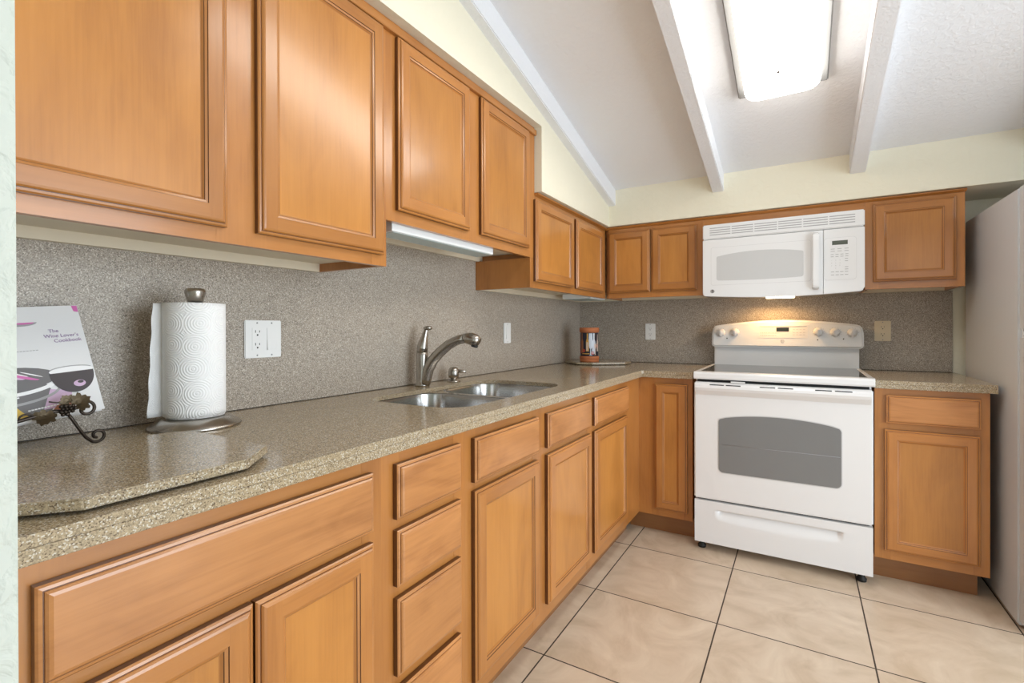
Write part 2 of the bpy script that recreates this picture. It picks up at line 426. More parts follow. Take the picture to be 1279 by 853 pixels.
# wide cabinet nearest the camera
base_cab('wide maple base cabinet with one long drawer over two doors at left end of counter', 'x', -3.160, -2.575,
         [(-3.160, -3.10), (-2.63, -2.575)], [(-3.10, -2.63, *TR), (-3.10, -2.63, *MR), (-3.10, -2.63, *BR)],
         [(-3.133, -2.870), (-2.866, -2.609)], [(-3.133, -2.609, RZ0, RZ1)])
base_cab('narrow maple base cabinet with a stack of four drawers', 'x', -2.575, -2.271,
         [(-2.575, -2.52), (-2.32, -2.271)], [(-2.52, -2.32, *TR)]+[(-2.52, -2.32, z-.03, z+.03) for z in (.708, .556, .352)]+[(-2.52, -2.32, *BR)],
         [], [(-2.540, -2.304, RZ0, RZ1), (-2.540, -2.304, .572, .698), (-2.540, -2.304, .371, .545), (-2.540, -2.304, .165, .342)])
base_cab('maple sink base cabinet with two doors below two false drawer fronts', 'x', -2.271, -1.360,
         [(-2.271, -2.22), (-1.885, -1.77), (-1.40, -1.360)],
         [(a, c, *r) for a, c in ((-2.22, -1.885), (-1.77, -1.40)) for r in (TR, MR, BR)],
         [(-2.241, -1.864), (-1.793, -1.385)], [(-2.241, -1.864, RZ0, RZ1), (-1.793, -1.385, RZ0, RZ1)], open_top=True)
t = base_cab('maple base cabinet with one drawer and one door between sink cabinet and corner', 'x', -1.360, -0.622,
         [(-1.360, -1.31), (-0.89, -0.622)], [(-1.31, -0.89, *TR), (-1.31, -0.89, *MR), (-1.31, -0.89, *BR)],
         [(-1.339, -0.882)], [(-1.337, -0.862, RZ0, RZ1)])
# narrow cabinet between corner and range
t = thing('base_cabinet', 'slim maple base cabinet with one tall door left of the white range', 'cabinet', (0.77, -0.31, 0), 'base cabinets under the counter')
mb = MB(); mb.box(0.885, 0.912, -0.603, -0.001, BZ0, BZ1); mb.m(1).box(0.02, 0.885, -0.60, -0.001, BZ0, BZ0+.016); mb.box(0.02, 0.885, -0.007, -0.001, BZ0+.016, BZ1)
mb.build('carcass', [WZ, CREAM], t)
face_frame(t, 'y', FF, BZ0, BZ1, [(FF, 0.735), (0.866, 0.912)], [(0.735, 0.866, *TR), (0.735, 0.866, *BR)])
door(t, 'y', FF, 0.713, 0.887, 0.152, 0.845)
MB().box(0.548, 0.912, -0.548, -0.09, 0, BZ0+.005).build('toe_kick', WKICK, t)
# right of the range
t = thing('base_cabinet', 'maple base cabinet with one drawer and one door between white range and fridge', 'cabinet', (1.9, -0.31, 0), 'base cabinets under the counter')
shell(t, 'y', FF, 1.701, 2.087, BZ0, BZ1)
face_frame(t, 'y', FF, BZ0, BZ1, [(1.701, 1.76), (2.035, 2.087)], [(1.76, 2.035, *TR), (1.76, 2.035, *MR), (1.76, 2.035, *BR)])
door(t, 'y', FF, 1.736, 2.055, 0.153, 0.696); drawer(t, 'y', FF, 1.741, 2.057, RZ0+.002, RZ1+.003)
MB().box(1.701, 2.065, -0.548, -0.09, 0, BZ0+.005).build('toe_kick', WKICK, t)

# wall cabinets
UF = 0.312
def wall_cab(label, pl, a0, a1, z0, z1, st, rails, doors, loc):
    t = thing('wall_cabinet', label, 'cabinet', loc, 'wall cabinets')
    shell(t, pl, UF, a0, a1, z0, z1, bottom=0.026); face_frame(t, pl, UF, z0, z1, st, rails)
    for u0, u1, v0, v1 in doors: door(t, pl, UF, u0, u1, v0, v1)
    return t
wall_cab('tall maple wall cabinet with two doors above paper towels and cookbook', 'x', -3.160, -2.252, 1.342, 2.1115,
         [(-3.160, -3.10), (-2.755, -2.64), (-2.31, -2.252)],
         [(a, c, *r) for a, c in ((-3.10, -2.755), (-2.64, -2.31)) for r in ((1.342, 1.40), (2.045, 2.1115))],
         [(-3.135, -2.738, 1.374, 2.066), (-2.668, -2.273, 1.374, 2.066)], (0.16, -2.706, 1.342))
wall_cab('shorter maple wall cabinet with two doors over the sink', 'x', -2.252, -1.288, 1.487, 2.1115,
         [(-2.252, -2.19), (-1.865, -1.74), (-1.40, -1.288)],
         [(a, c, *r) for a, c in ((-2.19, -1.865), (-1.74, -1.40)) for r in ((1.487, 1.55), (2.045, 2.1115))],
         [(-2.213, -1.832, 1.523, 2.066), (-1.754, -1.365, 1.523, 2.066)], (0.16, -1.77, 1.487))
wall_cab('low maple wall cabinet with two doors at left of the corner', 'x', -1.334, -0.312, 1.344, 1.786,
         [(-1.334, -1.28), (-0.87, -0.80), (-0.41, -0.312)],
         [(a, c, *r) for a, c in ((-1.28, -0.87), (-0.80, -0.41)) for r in ((1.344, 1.40), (1.745, 1.786))],
         [(-1.302, -0.858, 1.375, 1.766), (-0.816, -0.390, 1.375, 1.766)], (0.16, -0.82, 1.344)) if False else None
t = wall_cab('low maple wall cabinet with two doors on left wall beside the corner', 'x', -1.287, -0.312, 1.344, 1.786,
         [(-1.335, -1.285), (-0.87, -0.80), (-0.41, -0.312)],
         [(a, c, *r) for a, c in ((-1.285, -0.87), (-0.80, -0.41)) for r in ((1.344, 1.40), (1.745, 1.786))],
         [(-1.301, -0.858, 1.375, 1.766), (-0.816, -0.390, 1.375, 1.766)], (0.16, -0.82, 1.344))
for ch in list(t.children):
    if ch.name.startswith('face_frame') or ch.name.startswith('carcass'): bpy.data.objects.remove(ch)
mb = MB(); mb.box(0.001, UF-.019, -1.335, -1.319, 1.344, 1.486).box(0.001, UF-.019, -1.286, -1.270, 1.486, 1.786)
mb.m(1).box(0.001, UF-.019, -1.319, -0.001, 1.370, 1.386).box(0.001, 0.02, -1.319, -0.02, 1.344, 1.370).box(0.001, 0.007, -1.286, -0.001, 1.386, 1.786)
mb.build('carcass', [WZ, CREAM], t)
mb = MB(); x0, x1 = UF-.019, UF
mb.box(x0, x1, -1.335, -1.285, 1.344, 1.4865).box(x0, x1, -1.2872, -1.285, 1.4865, 1.786).box(x0, x1, -0.87, -0.80, 1.344, 1.786).box(x0, x1, -0.41, -0.312, 1.344, 1.786)
mb.m(1)
for a, c in ((-1.285, -0.87), (-0.80, -0.41)): mb.box(x0, x1-.0004, a, c, 1.344, 1.40).box(x0, x1-.0004, a, c, 1.745, 1.786)
mb.build('face_frame', [WZ, WY], t)
wall_cab('low maple wall cabinet with two doors on back wall left of microwave', 'y', 0.312, 0.918, 1.344, 1.786,
         [(0.333, 0.36), (0.585, 0.635), (0.86, 0.918)],
         [(a, c, *r) for a, c in ((0.36, 0.585), (0.635, 0.86)) for r in ((1.344, 1.40), (1.745, 1.786))],
         [(0.337, 0.605, 1.377, 1.766), (0.615, 0.882, 1.377, 1.766)], (0.6, -0.16, 1.344))
wall_cab('single door maple wall cabinet right of microwave, above almond outlet', 'y', 1.694, 2.077, 1.344, 1.786,
         [(1.694, 1.75), (2.02, 2.077)], [(1.75, 2.02, 1.344, 1.40), (1.75, 2.02, 1.745, 1.786)],
         [(1.727, 2.043, 1.380, 1.769)], (1.885, -0.16, 1.344))
o = MB().box(0.9185, 1.6935, -UF, -0.001, 1.738, 1.786).build('filler_panel', [WX], root=(1.3, -0.16, 1.738))
tag(o, 'narrow maple filler panel between microwave top and bulkhead', 'panel')
# small top moulding
def mould(name, pts, pl, a0, a1, label):
    m = MB(); m.prism(pts, 1 if pl == 'x' else 0, a0, a1)
    tag(m.build(name, WY if pl == 'x' else WX, root=PQ(pl, 0, (a0+a1)/2, 1.787, 0.3)), label, 'moulding', 'top mouldings on the wall cabinets')
pr = [(0.20, 1.7865), (UF+.003, 1.7865), (UF+.006, 1.789), (UF+.017, 1.794), (UF+.019, 1.7995), (0.20, 1.7995)]
pr2 = [(UF+.0002, 2.0705), (UF+.012, 2.0705), (UF+.014, 2.0725), (UF+.014, 2.094), (UF+.0002, 2.094)]
mould('crown_moulding', pr, 'x', -1.2865, -0.333, 'thin maple top moulding on low left wall cabinet beside the corner')
mould('crown_moulding', pr2, 'x', -3.160, -1.2905, 'thin maple top moulding above the tall doors and sink cabinet doors')
mould('crown_moulding', [(-u, v) for u, v in pr], 'y', 0.313, 2.081, 'thin maple top moulding along back wall cabinets')

# ------------------------------------------------------------------ backsplash and counters
m = MB(); m.prism([(-3.16, 0.9165), (0.0, 0.9165), (0.0, 1.343), (-1.336, 1.343), (-1.336, 1.500), (-2.25, 1.500), (-2.25, 1.343), (-3.16, 1.343)], 0, -0.0058, 0.0)
q = m.build('backsplash', SPLASH, root=(-0.003, -1.58, 0.9142))
MB().box(-0.0057, -0.0012, -3.16, -0.001, .9141, .9166).build('gap_shade_strip', plain('gap_shade_dark', (.03, .022, .015), .7), q)  # dark strip painted as the shade in the gap above the counter
tag(q, 'grey speckled backsplash panel along left wall behind the sink', 'backsplash')
m = MB(); m.prism([(0.0, 0.9165), (2.097, 0.9165), (2.097, 1.343), (0.0, 1.343)], 1, 0.0, 0.0058)
q = m.build('backsplash', SPLASH, root=(1.05, 0.003, 0.9142))
MB().box(0.0, 2.097, 0.0012, 0.0057, .9141, .9166).build('gap_shade_strip', bpy.data.materials['gap_shade_dark'], q)  # same painted gap shade along the back wall
tag(q, 'brown speckled backsplash panel along back wall behind the range', 'backsplash')
hole = rrect(0.140, 0.552, -2.205, -1.458, 0.10, 8)
t = thing('countertop', 'tan speckled L-shaped countertop holding the double sink', 'countertop', (0.32, -1.6, 0.879))
LP = [(0.0, -3.1605), (0.648, -3.1605), (0.648, -0.657), (0.657, -0.648), (0.9175, -0.648), (0.9175, 0.0), (0.0, 0.0)]
mb = MB(); mb.fill([LP, hole], 0.8985, 0.914)
mb.prism([(0.60, 0.8785), (0.6472, 0.8785), (0.648, 0.8795), (0.648, 0.8965), (0.6472, 0.8978), (0.60, 0.8978)], 1, -3.1605, -0.60)
mb.prism([(-0.60, 0.8785), (-0.6472, 0.8785), (-0.648, 0.8795), (-0.648, 0.8965), (-0.6472, 0.8978), (-0.60, 0.8978)], 0, 0.60, 0.9175)
mb.build('slab', COUNTER, t)
t = thing('countertop', 'short tan speckled countertop between white range and fridge', 'countertop', (1.9, -0.32, 0.879))
mb = MB(); mb.fill([[(1.701, -0.648), (2.105, -0.648), (2.105, 0.0), (1.701, 0.0)]], 0.8985, 0.914)
mb.prism([(-0.60, 0.8785), (-0.6472, 0.8785), (-0.648, 0.8795), (-0.648, 0.8965), (-0.6472, 0.8978), (-0.60, 0.8978)], 0, 1.701, 2.105)
mb.build('slab', COUNTER, t)

# sink
t = thing('kitchen_sink', 'undermounted stainless steel double bowl sink', 'sink', (0.35, -1.83, 0.70))
bowls = [(0.134, 0.558, -2.212, -1.842), (0.134, 0.558, -1.822, -1.451)]
o = rrect(0.10, 0.588, -2.245, -1.418, 0.11, 6)
MB().fill([o]+[rrect(a+.004, c-.004, d+.004, e-.004, 0.085, 6) for a, c, d, e in bowls], 0.8955, 0.8978).build('rim', STEEL, t)
for (x0, x1, y0, y1) in bowls:
    b = bmesh.new(); rings = []
    for ins, z, r in ((.004, .8956, .085), (.006, .885, .085), (.010, .76, .085), (.016, .725, .08), (.035, .708, .065), (.08, .702, .03)):
        rings.append([b.verts.new((x, y, z)) for x, y in rrect(x0+ins, x1-ins, y0+ins, y1-ins, r, 6)])
    for a, d in zip(rings, rings[1:]):
        for i in range(len(a)): b.faces.new((a[i], a[(i+1) % len(a)], d[(i+1) % len(a)], d[i]))
    b.faces.new(rings[-1])
    bmesh.ops.recalc_face_normals(b, faces=list(b.faces))
    for f in b.faces: f.normal_flip()
    q = MB(); q._merge(b, True); bo = q.build('bowl', STEEL, t)
    MB().lathe([(.0, .7035), (.045, .7035), (.043, .706), (.03, .7045), (.0, .7045)], ((x0+x1)/2, (y0+y1)/2, 0), seg=24, cap=False).build('drain', NICKEL, bo)

# faucet
FX, FY = 0.070, -1.815
t = thing('faucet', 'brushed nickel single lever kitchen faucet behind the sink', 'faucet', (FX, FY, 0.914))
MB().lathe([(.029, .9142), (.029, .921), (.0265, .925), (.0245, .945), (.0235, 1.0), (.0235, 1.04), (.0225, 1.052), (.019, 1.055)], (FX, FY, 0)).build('body', NICKEL, t)
phi = math.radians(10); dx, dy = math.cos(phi), math.sin(phi)
def sp(r, z): return (FX+dx*r, FY+dy*r, z)
path = [(0.010, .925), (.017, .945), (.028, .985), (.050, 1.022), (.082, 1.055), (.123, 1.086), (.150, 1.099), (.172, 1.107), (.200, 1.112)]
MB().tube([sp(*q) for q in path], [.0232, .0232, .0228, .0220, .0212, .0200, .0192, .0186, .0182], 20).build('spout', NICKEL, t)
o = MB().tube([sp(.192, 1.111), sp(.204, 1.1125), sp(.222, 1.1105), sp(.240, 1.104), sp(.254, 1.096)], [.0185, .0215, .0240, .0240, .0195], 20).build('spray_head', NICKEL, t)
MB().lathe([(.0, 0), (.0135, 0), (.015, .008), (.0, .008)], sp(.236, 1.078), (dx*.3, dy*.3, 1), 16, cap=False).build('aerator', RUBBER, o)
o = MB().tube([(FX, FY, 1.054), (FX+.001, FY, 1.075), (FX+.004, FY+.003, 1.098), (FX+.008, FY+.007, 1.122), (FX+.012, FY+.010, 1.143), (FX+.014, FY+.012, 1.150)], [.0225, .0225, .0180, .0125, .0092, .0085], 20).build('handle', NICKEL, t)
MB().sphere((FX+.018, FY+.014, 1.153), .0158, (1.25, 1.15, .62)).build('handle_knob', NICKEL, o)
# soap dispenser
SX, SY = 0.074, -1.612
t = thing('soap_dispenser', 'small brushed nickel soap dispenser right of the faucet', 'soap dispenser', (SX, SY, 0.914))
MB().lathe([(.030, .9142), (.030, .918), (.026, .9205), (.013, .922)], (SX, SY, 0), seg=24).build('flange', NICKEL, t)
MB().lathe([(.012, .92), (.0125, .928), (.0225, .933), (.0245, .945), (.0235, .962), (.019, .974), (.012, .979), (.0, .980)], (SX, SY, 0), seg=24, cap=False).build('pump_head', NICKEL, t)
MB().tube([(SX+.01, SY+.005, .962), (SX+.032, SY+.016, .9605), (SX+.050, SY+.025, .958)], [.0085, .007, .0062], 12).build('nozzle', NICKEL, t)

# ------------------------------------------------------------------ range
RX0, RX1, RY = 0.934, 1.689, -0.697
t = thing('kitchen_range', 'white freestanding electric range with glass cooktop under the microwave', 'oven', (1.31, -0.36, 0))
MB().box(RX0+.003, RX1-.003, -0.652, -0.03, 0.045, 0.886).m(1).box(RX0+.012, RX1-.012, -0.672, -0.652, 0.055, 0.884).build('body', [APPL, GAP], t)
mb = MB(); mb.prism([(-0.668, .888), (-0.700, .888), (-0.7055, .896), (-0.7055, .915), (-0.700, .9235), (-0.690, .9255), (-0.650, .9255), (-0.648, .9225), (-0.03, .9225), (-0.03, .888)], 0, RX0-.001, RX1+.006, smooth=False)
mb.box(RX0-.001, RX0+.020, -0.66, -0.06, .92, .9255, .002).box(RX1-.015, RX1+.006, -0.66, -0.06, .92, .9255, .002)
ct = mb.build('cooktop', APPL, t)
MB().box(RX0+.020, RX1-.015, -0.650, -0.062, 0.9215, 0.9242).build('glass_surface', BLACKGLASS, ct)
# backguard
bx0, bx1 = 0.931, 1.711
bg = MB().box(0.944, 1.690, -0.085, -0.03, .90, 1.05, .006).build('backguard', APPL, t)
n = 24; arc = []
for k in range(n+1):
    u = k/n; x = bx0+.03+(bx1-bx0-.06)*u
    arc.append((x, 1.166+.031*math.sin(PI*u)**0.9))
def corner(cx, cz, r, a0, a1, k=5): return [(cx+r*math.cos(math.radians(a0+(a1-a0)*i/k)), cz+r*math.sin(math.radians(a0+(a1-a0)*i/k))) for i in range(k+1)]
out = corner(bx0+.022, 1.055, .02, 180, 270)+corner(bx1-.022, 1.055, .02, 270, 360)+[(bx1-.002, 1.12), (bx1-.008, 1.148), (bx1-.018, 1.161)]+arc[::-1]+[(bx0+.018, 1.161), (bx0+.008, 1.148), (bx0+.002, 1.12)]
TILT = 0.22
SH = Matrix(((1, 0, 0, 0), (0, 1, TILT, -TILT*1.035), (0, 0, 1, 0), (0, 0, 0, 1)))
con = MB().prism(out, 1, -0.125, -0.045, bev=0.010, mat=SH, seg=3).build('console', APPL, t)
def cf(x, z, out=0.0): return Vector((x, -0.125+(z-1.035)*TILT-out, z))
cn = Vector((0, -1, TILT)).normalized()
for kx, kz in ((.986, 1.121), (1.066, 1.123), (1.498, 1.127), (1.578, 1.124), (1.657, 1.121)):
    c = cf(kx, kz, .0005)
    kb = MB(); kb.lathe([(.0245, 0), (.0235, .004), (.021, .008), (.0205, .018), (.0185, .021), (.0, .0215)], c, cn, 24, cap=False)
    rot = Matrix.Translation(c) @ Matrix.Rotation(0.22, 4, 'X') @ Matrix.Rotation(random.uniform(-.3, .3), 4, 'Y')
    kb.box(-.0055, .0055, -.029, -.018, -.0195, .0195, .002, mat=rot)
    ko = kb.build('knob', APPL2, con)
    dm = MB()
    for q in range(11):
        a = math.radians(-140+28*q); p = c+Vector((math.sin(a)*.029, -.0006, 0))+Vector((0, TILT, 1)).normalized()*math.cos(a)*.029
        dm.box(p.x-.0008, p.x+.0008, p.y-.0006, p.y+.0006, p.z-.0016, p.z+.0016)
    dm.build('dial_marks', GREYLINE, ko)
for x, z in ((1.021, 1.087), (1.494, 1.082), (1.616, 1.088)):
    MB().lathe([(.0, 0), (.0035, 0), (.003, .0015), (.0, .0015)], cf(x, z, .0002), cn, 12, cap=False).build('indicator_light', DISPLAY, con)
mb = MB(); tilt = lambda x0, x1, z0, z1, o0, o1: None
def slab(mb, x0, x1, z0, z1, o):
    mb.faces([cf(x0, z0, o), cf(x1, z0, o), cf(x1, z1, o), cf(x0, z1, o), cf(x0, z0, -.004), cf(x1, z0, -.004), cf(x1, z1, -.004), cf(x0, z1, -.004)],
             [(0, 1, 2, 3), (4, 7, 6, 5), (0, 4, 5, 1), (1, 5, 6, 2), (2, 6, 7, 3), (3, 7, 4, 0)])
    return mb
cp = slab(MB(), 1.196, 1.446, 1.090, 1.160, .0012).build('control_panel', plain('touch_panel', (.80, .77, .74), .4), con)
slab(MB(), 1.200, 1.442, 1.1565, 1.160, .0024).build('panel_edge', plain('panel_edge_grey', (.45, .48, .52), .4), cp)
slab(MB(), 1.288, 1.353, 1.129, 1.152, .0022).build('display', DISPLAY, cp)
mb = MB()
for r, zz in enumerate((1.142, 1.119, 1.104)):
    for k in range(9):
        if r == 0 and k > 5: continue
        slab(mb, 1.204+k*.0098+(r == 0)*.004, 1.204+k*.0098+.0055, zz, zz+(.003 if r else .002), .0018)
for zz in (1.140, 1.122, 1.109):
    for k in range(4): slab(mb, 1.372+k*.017, 1.372+k*.017+.011, zz, zz+.0022, .0018)
mb.build('key_marks', plain('faint_print', (.55, .50, .47), .5), cp)
mb = MB(); mb.lathe([(.008, 0), (.0095, 0), (.0095, .001), (.008, .001), (.008, 0)], cf(1.32, 1.072, .0002), cn, 24, cap=False)
mb.tube([cf(1.3165+.0035*math.cos(a), 1.072+.004*math.sin(a), .0006) for a in [math.radians(q) for q in range(40, 330, 30)]], .0008, 6)
mb.tube([cf(1.3215, 1.0745, .0006), cf(1.324, 1.072, .0006), cf(1.3225, 1.0695, .0006)], .0008, 6)
mb.build('badge', GREYLINE, con)
# oven door
wx0, wx1, wz0, wz1, wzt = 1.052, 1.571, 0.419, 0.694, 0.718
def archwin(x0, x1, z0, z1, zt, r, n=20, bot=0.0):
    P = corner(x0+r, z0+r, r, 180, 270)
    if bot: P += [(x0+r+(x1-x0-2*r)*k/n, z0-bot*math.sin(PI*k/n)) for k in range(1, n)]
    P += corner(x1-r, z0+r, r, 270, 360)
    P += [(x1-r+r*math.cos(math.radians(a)), z1-r+r*math.sin(math.radians(a))) for a in (10, 30, 50)]
    for k in range(1, n):
        u = 1-k/n; x = x0+r*.4+(x1-x0-r*.8)*u
        P.append((x, z1-.004+(zt-z1+.004)*math.sin(PI*u)**.75))
    P += [(x0+r+r*math.cos(math.radians(a)), z1-r+r*math.sin(math.radians(a))) for a in (130, 150, 170)]
    return P
od = MB().box(RX0, RX1, RY, -0.655, 0.272, 0.8735, .006, 3).build('oven_door', APPL, t)
MB().prism(archwin(wx0-.004, wx1+.004, wz0-.004, wz1+.004, wzt+.004, .026), 1, RY-.0012, RY+.006).build('window_trim', plain('window_trim_grey', (.55, .55, .55), .4), od)
ow = MB().prism(archwin(wx0, wx1, wz0, wz1, wzt, .022), 1, RY-.0020, RY+.004).build('oven_window', OVENGLASS, od)
MB().tube([(wx0+.018, RY-.0018, .561), (wx1-.004, RY-.0018, .561)], .0012, 6).build('rack_edge', SEAM, ow)
hp = [(-0.690, .806), (-0.6985, .808), (-0.704, .816), (-0.716, .832), (-0.7215, .846), (-0.720, .858), (-0.714, .867), (-0.700, .8735), (-0.690, .8735)]
hm = MB().prism(hp, 0, RX0+.008, RX1-.008, smooth=False).build('door_handle', APPL, od)
for a, c in ((1.013, 1.080), (1.089, 1.156), (1.241, 1.307), (1.318, 1.382), (1.469, 1.534), (1.546, 1.611)):
    MB().box(a, c, -0.7185, -0.712, .8600, .8648).build('vent_slot', GAP, hm)
MB().box(1.110, 1.175, -0.708, -0.69, .8755, .8825, .001).build('door_latch', APPL, od)
# storage drawer with a scooped grip
gx = [RX0+.0015+(RX1-RX0-.003)*i/72 for i in range(73)]; gz = [.047+.216*j/48 for j in range(49)]
def depth(x, z):
    u = (x-1.041)/(1.576-1.041)
    if u <= 0 or u >= 1: return 0
    s = math.sin(PI*u); zb = .172-.020*s; ztp = .222
    e = min(1, min(u, 1-u)/.03)
    if z >= ztp or z <= zb: return 0
    v = (z-zb)/(ztp-zb)
    return .019*e*e*(3-2*e)*(v**1.4)
V = []; FCS = []
for j, z in enumerate(gz):
    for i, x in enumerate(gx): V.append((x, RY+depth(x, z), z))
for j in range(48):
    for i in range(72):
        a = j*73+i; FCS.append((a, a+1, a+74, a+73))
sd = MB(); sd.faces(V, FCS, smooth=True)
x0, x1, z0, z1 = gx[0], gx[-1], gz[0], gz[-1]; yb = -0.657
sd.faces([(x0, RY, z0), (x1, RY, z0), (x1, RY, z1), (x0, RY, z1), (x0, yb, z0), (x1, yb, z0), (x1, yb, z1), (x0, yb, z1)],
         [(0, 4, 5, 1), (1, 5, 6, 2), (2, 6, 7, 3), (3, 7, 4, 0), (4, 7, 6, 5)])
sd.build('storage_drawer', APPL, t)
for x, y in ((.962, -.641), (1.650, -.645), (.962, -.08), (1.650, -.08)):
    MB().lathe([(.019, 0), (.021, .012), (.013, .02), (.011, .05)], (x, y, 0), seg=18).build('foot', RUBBER, t)

# ------------------------------------------------------------------ microwave
MX0, MX1, MY = 0.928, 1.686, -0.400
t = thing('microwave', 'white over-the-range microwave with vent grille above the range', 'microwave', (1.307, -0.2, 1.333))
MB().box(MX0+.004, MX1-.004, -0.372, -0.002, 1.336, 1.735, .003).m(1).box(MX0+.03, MX1-.03, -0.36, -0.03, 1.332, 1.337).build('body', [APPL, SEAM], t)
def zbot(x):
    u = (x-MX0)/(MX1-MX0); return 1.333-.017*math.sin(PI*u)
vg = MB().box(MX0, MX1, MY, -0.372, 1.6545, 1.737, .005, 3).build('vent_grille', APPL, t)
mb = MB()
for r in range(4):
    for k in range(6):
        x0 = .966+k*.1145
        mb.box(x0, x0+.108, MY-.0004, MY+.004, 1.676+r*.0125, 1.6805+r*.0125)
mb.build('louvers', plain('louver_shade', (.36, .36, .37), .5), vg)
XS = 1.512
def bottomed(x0, x1, zt, r0, r1, n=18):
    P = [(x0, zt), (x0, zbot(x0)+r0)]
    for k in range(0, n+1):
        x = x0+r0*.6+(x1-x0-(r0+r1)*.6)*k/n; P.append((x, zbot(x)))
    P += [(x1, zbot(x1)+r1), (x1, zt)]
    return P
md = MB().prism(bottomed(MX0, XS-.001, 1.6515, .012, .0), 1, MY, -0.373, bev=.003).build('door', APPL, t)
# shallow moulded surround, then window
V0 = rrect(.973, 1.458, 1.393, 1.605, .012); 
fr = MB()
for ins, h in ((0, .0006),): pass
fr.prism(rrect(.972, 1.459, 1.392, 1.606, .012), 1, MY-.0006, MY+.002)
fr.build('window_groove', plain('groove_shade', (.60, .60, .61), .5), md)
fr = MB().prism(rrect(.9735, 1.4575, 1.3935, 1.6045, .011), 1, MY-.0012, MY+.002).build('window_surround', APPL, md)
MB().prism(archwin(1.002, 1.425, 1.418, 1.556, 1.573, .012, bot=.004), 1, MY-.0022, MY+.002).build('window', MWGLASS, md)
hx0, hx1 = 1.464, 1.494
mb = MB(); mb.prism([(MY+.001, 1.640), (MY-.012, 1.640), (MY-.030, 1.630), (MY-.034, 1.60), (MY-.034, 1.39), (MY-.030, 1.358), (MY-.012, 1.347), (MY+.001, 1.347), (MY+.001, 1.372), (MY-.014, 1.380), (MY-.014, 1.606), (MY+.001, 1.614)], 0, hx0, hx1, bev=.004)
mb.build('handle', APPL, md)
mb = MB(); mb.lathe([(.0, 0), (.0105, 0), (.0105, .0012), (.0, .0012)], (.980, MY, 1.3585), (0, -1, 0), 24, cap=False)
bd = mb.build('badge', plain('badge_dark', (.10, .09, .085), .35), md)
mb = MB(); mb.lathe([(.0082, 0), (.0092, 0), (.0092, .0006), (.0082, .0006), (.0082, 0)], (.980, MY-.0012, 1.3585), (0, -1, 0), 24, cap=False)
mb.tube([(.977+.003*math.cos(math.radians(q)), MY-.0016, 1.3585+.0036*math.sin(math.radians(q))) for q in range(40, 330, 30)], .0007, 6)
mb.tube([(.9815, MY-.0016, 1.361), (.984, MY-.0016, 1.3585), (.9825, MY-.0016, 1.356)], .0007, 6)
mb.build('badge_monogram', APPL2, bd)
cpn = MB().prism(bottomed(XS+.001, MX1, 1.6515, .0, .020), 1, MY, -0.373, bev=.003).build('control_panel', APPL, t)
MB().prism(rrect(1.5145, 1.6525, 1.392, 1.6065, .016), 1, MY-.0005, MY+.001).build('keypad_outline', plain('outline_shade', (.55, .55, .56), .5), cpn)
kp = MB().prism(rrect(1.5155, 1.6515, 1.393, 1.6055, .0155), 1, MY-.0010, MY+.001).build('keypad', APPL2, cpn)
MB().box(1.550, 1.616, MY-.0018, MY, 1.5695, 1.5905, .0006, 1).build('display', DISPLAY2, kp)
mb = MB()
for zz in (1.548, 1.5365, 1.520, 1.509):
    for k in range(3 if zz > 1.53 else 4):
        w = .0175 if zz > 1.53 else .013; x = 1.544+k*(.029 if zz > 1.53 else .0205)
        mb.box(x, x+w, MY-.0013, MY, zz, zz+.0028)
for zz in (1.497, 1.485): mb.box(1.604, 1.617, MY-.0013, MY, zz, zz+.003)
for zz in (1.4455, 1.457): mb.box(1.604, 1.618, MY-.0013, MY, zz-.002, zz+.001)
for k in range(4): mb.box(1.545+k*.0195, 1.545+k*.0195+.014, MY-.0013, MY, 1.4435-.012, 1.4465-.012)
for k in range(4): mb.box(1.545+k*.0195, 1.545+k*.0195+.014, MY-.0013, MY, 1.4165, 1.4195)
mb.build('key_marks', GREYLINE, kp)

def text_mesh(name, body, size, mat, parent, M4, depth=0.0003, align='LEFT', shear=0.0):
    cu = bpy.data.curves.new(name, 'FONT'); cu.body = body; cu.size = size; cu.extrude = depth; cu.align_x = align; cu.shear = shear
    tmp = bpy.data.objects.new(name, cu); COL.objects.link(tmp)
    dg = bpy.context.evaluated_depsgraph_get(); me = bpy.data.meshes.new_from_object(tmp.evaluated_get(dg))
    bpy.data.objects.remove(tmp)
    me.name = name; me.materials.clear(); me.materials.append(mat); me.transform(M4)
    o = bpy.data.objects.new(name, me); COL.objects.link(o)
    off = Vector((0, 0, 0)); q = parent
    while q is not None: off += q.location; q = q.parent
    for v in me.vertices: v.co -= off
    o.parent = parent
    return o
def facing_back(x, z, y): return Matrix.Translation((x, y, z)) @ Matrix.Rotation(PI/2, 4, 'X')
for i, s_ in enumerate(('1', '2', '3', '4', '5', '6', '7', '8', '9', '0')):
    r, c = divmod(i, 3)
    if i == 9: c = 1
    text_mesh('key_digit', s_, .0075, GREYLINE, kp, facing_back(1.548+c*.0175, 1.489-r*.0135, MY-.0013), align='CENTER')
MB().box(1.250, 1.385, -0.398, -0.345, 1.3105, 1.3185, .002).build('work_light', WARMLENS, t)
area_l = bpy.data.lights.new('cooktop_lamp', 'AREA'); area_l.shape = 'RECTANGLE'; area_l.size = .16; area_l.size_y = .05
area_l.energy = 2.6; area_l.color = (1.0, .58, .22)
lo = bpy.data.objects.new('cooktop_lamp', area_l); COL.objects.link(lo); lo.location = (1.27, -0.14, 1.328); lo.rotation_euler = (math.radians(-18), 0, 0)

